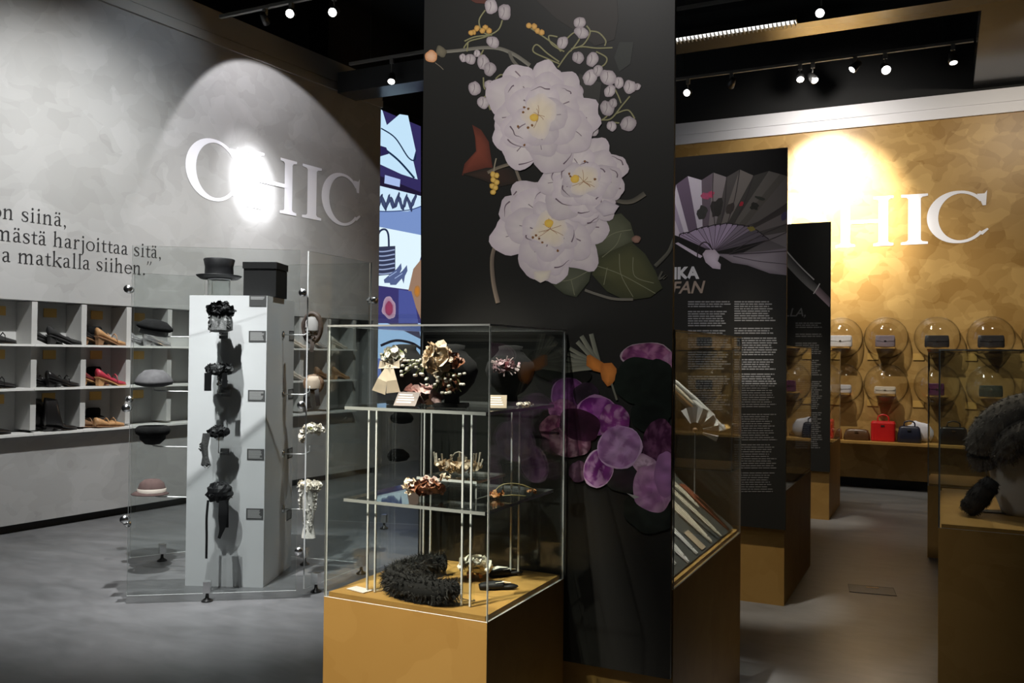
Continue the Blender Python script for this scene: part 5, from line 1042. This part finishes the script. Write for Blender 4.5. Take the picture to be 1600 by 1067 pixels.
for r_, z in enumerate(ROWZ):
    for k, x in enumerate(XS):
        rw = 'upper' if r_ == 0 else 'lower'
        o = thing('wall_bubble', f'clear dome on the ochre wall, {rw} row, {ordn[k]} from the banners', 'dome', (x, YB - .001, z), 0, 'clear domes on the ochre wall')
        b = MB(); n = 36; rr = []
        for j in range(13):
            t = math.pi / 2 * j / 12 * .985; rr.append([(.243 * math.cos(t) * math.cos(2 * math.pi * i / n), -.235 * math.sin(t), .243 * math.cos(t) * math.sin(2 * math.pi * i / n)) for i in range(n)])
        b.loft(rr, cap0=False); q = b.build('dome', DOME, o, True); md = q.modifiers.new('thickness', 'SOLIDIFY'); md.thickness = .004
        b = MB(); b.box(-.11, .11, -.20, -.001, -.13, -.115); b.build('shelf', GOLD_PAINT, o)
        b = MB(); rr = [[((.243 + .006 * math.cos(f)) * math.cos(2 * math.pi * i / n), -.004 + .005 * math.sin(f), (.243 + .006 * math.cos(f)) * math.sin(2 * math.pi * i / n)) for f in (0, 1.57, 3.14, 4.71)] for i in range(n + 1)]; b.loft(rr, cap0=False, cap1=False); b.build('rim', DOME, o, True)
        c_, wd, hg = bagset[r_][k]; purse(f'{c_} evening bag inside the {ordn[k]} dome from the banners, {rw} row', x, z - .1145, c_, wd, hg)
        if k < 5:
            b = MB(); b.box(-.06, .06, -.003, .003, -.04, .04); o = b.build('dome_card', CARD); o.location = (x + .27 * .5 + .22, YB - .006, z - .225); tag(o, f'ochre label card below right of the {ordn[k]} dome, {rw} row', 'label card', 'ochre cards beside the domes')
def bag(name, label, px, wd, hg, dp, mt, handle=True, soft=.0, Y=None):
    Y = Y or YB - .13; x = onY(px, 670, Y).x; o = thing(name, label, 'handbag', (x, Y, .576), 0, 'bags on the ledge'); b = MB(); n = 20; rr = []
    for t, k in ((0, .94), (.06, 1), (.5, 1 - soft * .1), (.9, 1 - soft * .35), (1, .9 - soft * .5)):
        rr.append([(math.copysign(abs(math.cos(a)) ** .3, math.cos(a)) * wd / 2 * k, math.copysign(abs(math.sin(a)) ** .4, math.sin(a)) * dp / 2 * k, hg * t) for a in [2 * math.pi * (i + .5) / n for i in range(n)]])
    b.loft(rr); bd_ = b.build('body', mt, o, soft > 0)
    if handle: b = MB(); b.tube(smooth_path([(-wd * .22, 0, hg), (-wd * .2, 0, hg * 1.22), (0, 0, hg * 1.32), (wd * .2, 0, hg * 1.22), (wd * .22, 0, hg)]), .008, 8); b.build('handle', mt, o, True)
    b = MB(); b.box(-.02, .02, -dp / 2 - .004, -dp / 2 + .002, hg * .74, hg * .82); b.build('clasp', CHROME, bd_)
bag('orange_bag', 'small orange brown bag on the ledge beside the far banner', 1304, .17, .13, .12, mat('orange_leather', (.35, .12, .03), .45), True, .3); bag('brown_bag', 'low brown leather bag left of the red case', 1339, .30, .13, .14, mat('dark_brown_leather', (.09, .045, .02), .3), False, .5)
bag('red_case', 'bright red square vanity case on the ledge', 1380, .27, .235, .17, mat('scarlet_leather', (.55, .015, .015), .35)); bag('navy_bag', 'navy doctor style bag right of the red case', 1421, .26, .19, .13, mat('navy_leather', (.012, .014, .03), .4), True, .4, YB - .16)
x = onY(1436, 670, YB - .06).x; o = thing('white_scarf_bag', 'white cloth bag leaning behind the navy bag', 'handbag', (x, YB - .055, .576)); b = MB(); b.ball((0, 0, .12), (.16, .04, .12), 18, wob=.25, seed=3); b.build('body', mat('white_cloth', (.6, .6, .66), .7), o, True)
bag('black_bag', 'black bag at the far right of the ledge behind the fur case', 1490, .3, .2, .13, LEATH, True, .3)

# ================================================================== TRACKS AND LAMPS UNDER THE BLACK CEILING
def track(label, x0, x1, y, z):
    o = thing('lighting_track', label, 'lighting track', (0, y, z)); b = MB(); b.box(x0, x1, -.018, .018, -.016, .016); b.build('rail', GREYMETAL, o)
    for x in (x0 + .3, (x0 + x1) / 2, x1 - .3): b = MB(); b.tube([(x, 0, .016), (x, 0, 6.2 - z)], .006, 6); b.build('hanger', DARKMETAL, o)
track('lighting track over the ochre wall', -6.0, .28, 10.5, 4.95); track('lighting track along the near edge of the grey beam', -6.35, 1.5, 8.46, 4.99); track('lighting track above the left grey wall', -6.6, 2.0, 6.63, 4.95)
def lamp(label, px, py, Y, tz, aim, lens=LENS, r_=.045):
    p = onY(px, py, Y); o = thing('track_spotlight', label, 'spotlight', p, 0, 'track spotlights'); d = Vector(aim).normalized(); top = Vector((0, 0, tz - .017 - p.z))
    b = MB(); b.box(-.022, .022, -.016, .016, top.z - .06, top.z); b.build('adaptor', GREYMETAL, o)
    b = MB(); b.tube([(0, 0, top.z - .06), (0, .0, max(.05, top.z - .09)), -d * .03], .008, 8); b.build('arm', GREYMETAL, o)
    b = MB(); b.tube([-d * .075, -d * .07, -d * .01, d * .05], [r_ * .4, r_ * .8, r_, r_ * 1.08], 20, caps=True); cn = b.build('can', DARKMETAL, o, True)
    b = MB(); b.tube([d * .0505, d * .052], r_ * .86, 20); b.build('lens', lens, cn)
T1, T0, T3 = 4.95, 4.99, 4.95
lamp('dim can lamp, leftmost above the grey wall', 414, 30, 6.63, T3, (-.3, .9, -.5), LENSDIM, .035); lamp('bright lamp above the grey wall, second from the left', 455, 20, 6.63, T3, (.35, -.8, -.5)); lamp('bright lamp above the grey wall, third from the left', 522, 18, 6.63, T3, (.3, -.9, -.55)); lamp('lamp hanging between the grey wall and the flower banner', 612, 123, 8.46, T0, (.25, -.5, -.85))
lamp('bright lamp right next to the flower banner', 1075, 144, 10.5, T1, (-.05, -.9, -.4)); lamp('dim can lamp, second from the flower banner', 1143, 130, 10.5, T1, (-.5, .8, -.5), LENSDIM); lamp('bright lamp, third from the flower banner', 1250, 120, 10.5, T1, (.15, -.55, -.8)); lamp('lamp close beside the third bright one', 1270, 122, 10.5, T1, (.5, -.4, -.75))
lamp('small lamp in the middle of the right track', 1336, 104, 10.5, T1, (-.6, -.35, -.7)); lamp('largest bright lamp on the right track', 1383, 107, 10.5, T1, (.25, -.75, -.6), LENS, .055); lamp('faint lamp at the right end of the right track', 1489, 92, 10.5, T1, (.1, -.3, -.95), LENSDIM); lamp('lamp hanging above the grey beam near the strip light', 1283, 18, 8.46, T0, (-.1, -.8, -.55))
o = thing('strip_light', 'long louvred strip light glowing above the grey beam', 'strip light', (0, 8.505, 4.70)); b = MB(); b.box(-3.2, -1.24, -.05, .054, .0, .06); b.build('housing', DARKMETAL, o); b = MB(); b.box(-3.19, -1.25, -.045, .045, -.002, -.0005); b.build('tube', mat('strip_glow', (1, .99, .95), .4, emit=2.2), o)
for k in range(50): b = MB(); x = -3.19 + k * .0393; b.box(x, x + .010, -.05, .05, -.03, -.0025); b.build('louvre', GREYMETAL, o)

# ================================================================== FAR GLASS SCREEN WITH TWO DARK HATS, FLOOR HATCH
gs = glass_screen('farther glass screen with two dark hats, seen through the flower case', Vector((-5.0, 6.35, 0)), Vector((-4.1, 6.6, 0)), .05, 1.9, (.62,), ())
for lab, px, py, r_ in (('upper dark hat on the farther glass screen', 628, 652, .10), ('lower dark hat on the farther glass screen', 621, 711, .095)):
    p = onY(px, py, 6.42); o = thing('dark_hat', lab, 'hat', (p.x, 6.42, p.z), R(15), 'hats on the farther glass screen')
    b = MB(); b.lathe([(.01, .055), (r_ * .55, .05), (r_ * .95, .012), (r_, -.015), (r_ * .8, -.045), (r_ * .3, -.055)], 24, wob=.2, seed=px, frq=1.5); b.build('crown', FELTB, o, True)
    b = MB(); b.tube([(0, 0, 0), (0, .05, 0), (0, .10, 0)], .005, 6); b.build('support_rod', CHROME, o)
p = onZ(1362, 922, 0); o = thing('floor_hatch', 'small flush service hatch in the aisle floor', 'floor hatch', (p.x, p.y, .0005), R(8)); HM = mat('hatch_grey', (.10, .10, .098), .5)
b = MB(); b.box(-.14, .14, -.10, .10, 0, .002); b.build('cover', HM, o)
for x0, x1, y0, y1 in ((-.145, -.14, -.105, .105), (.14, .145, -.105, .105), (-.14, .14, -.105, -.10), (-.14, .14, .10, .105)): b = MB(); b.box(x0, x1, y0, y1, 0, .003); b.build('frame', mat('hatch_dark', (.03, .03, .03), .5), o)
b = MB(); b.box(-.03, .05, .05, .07, .002, .004); b.build('finger_slot', CHROME, o)
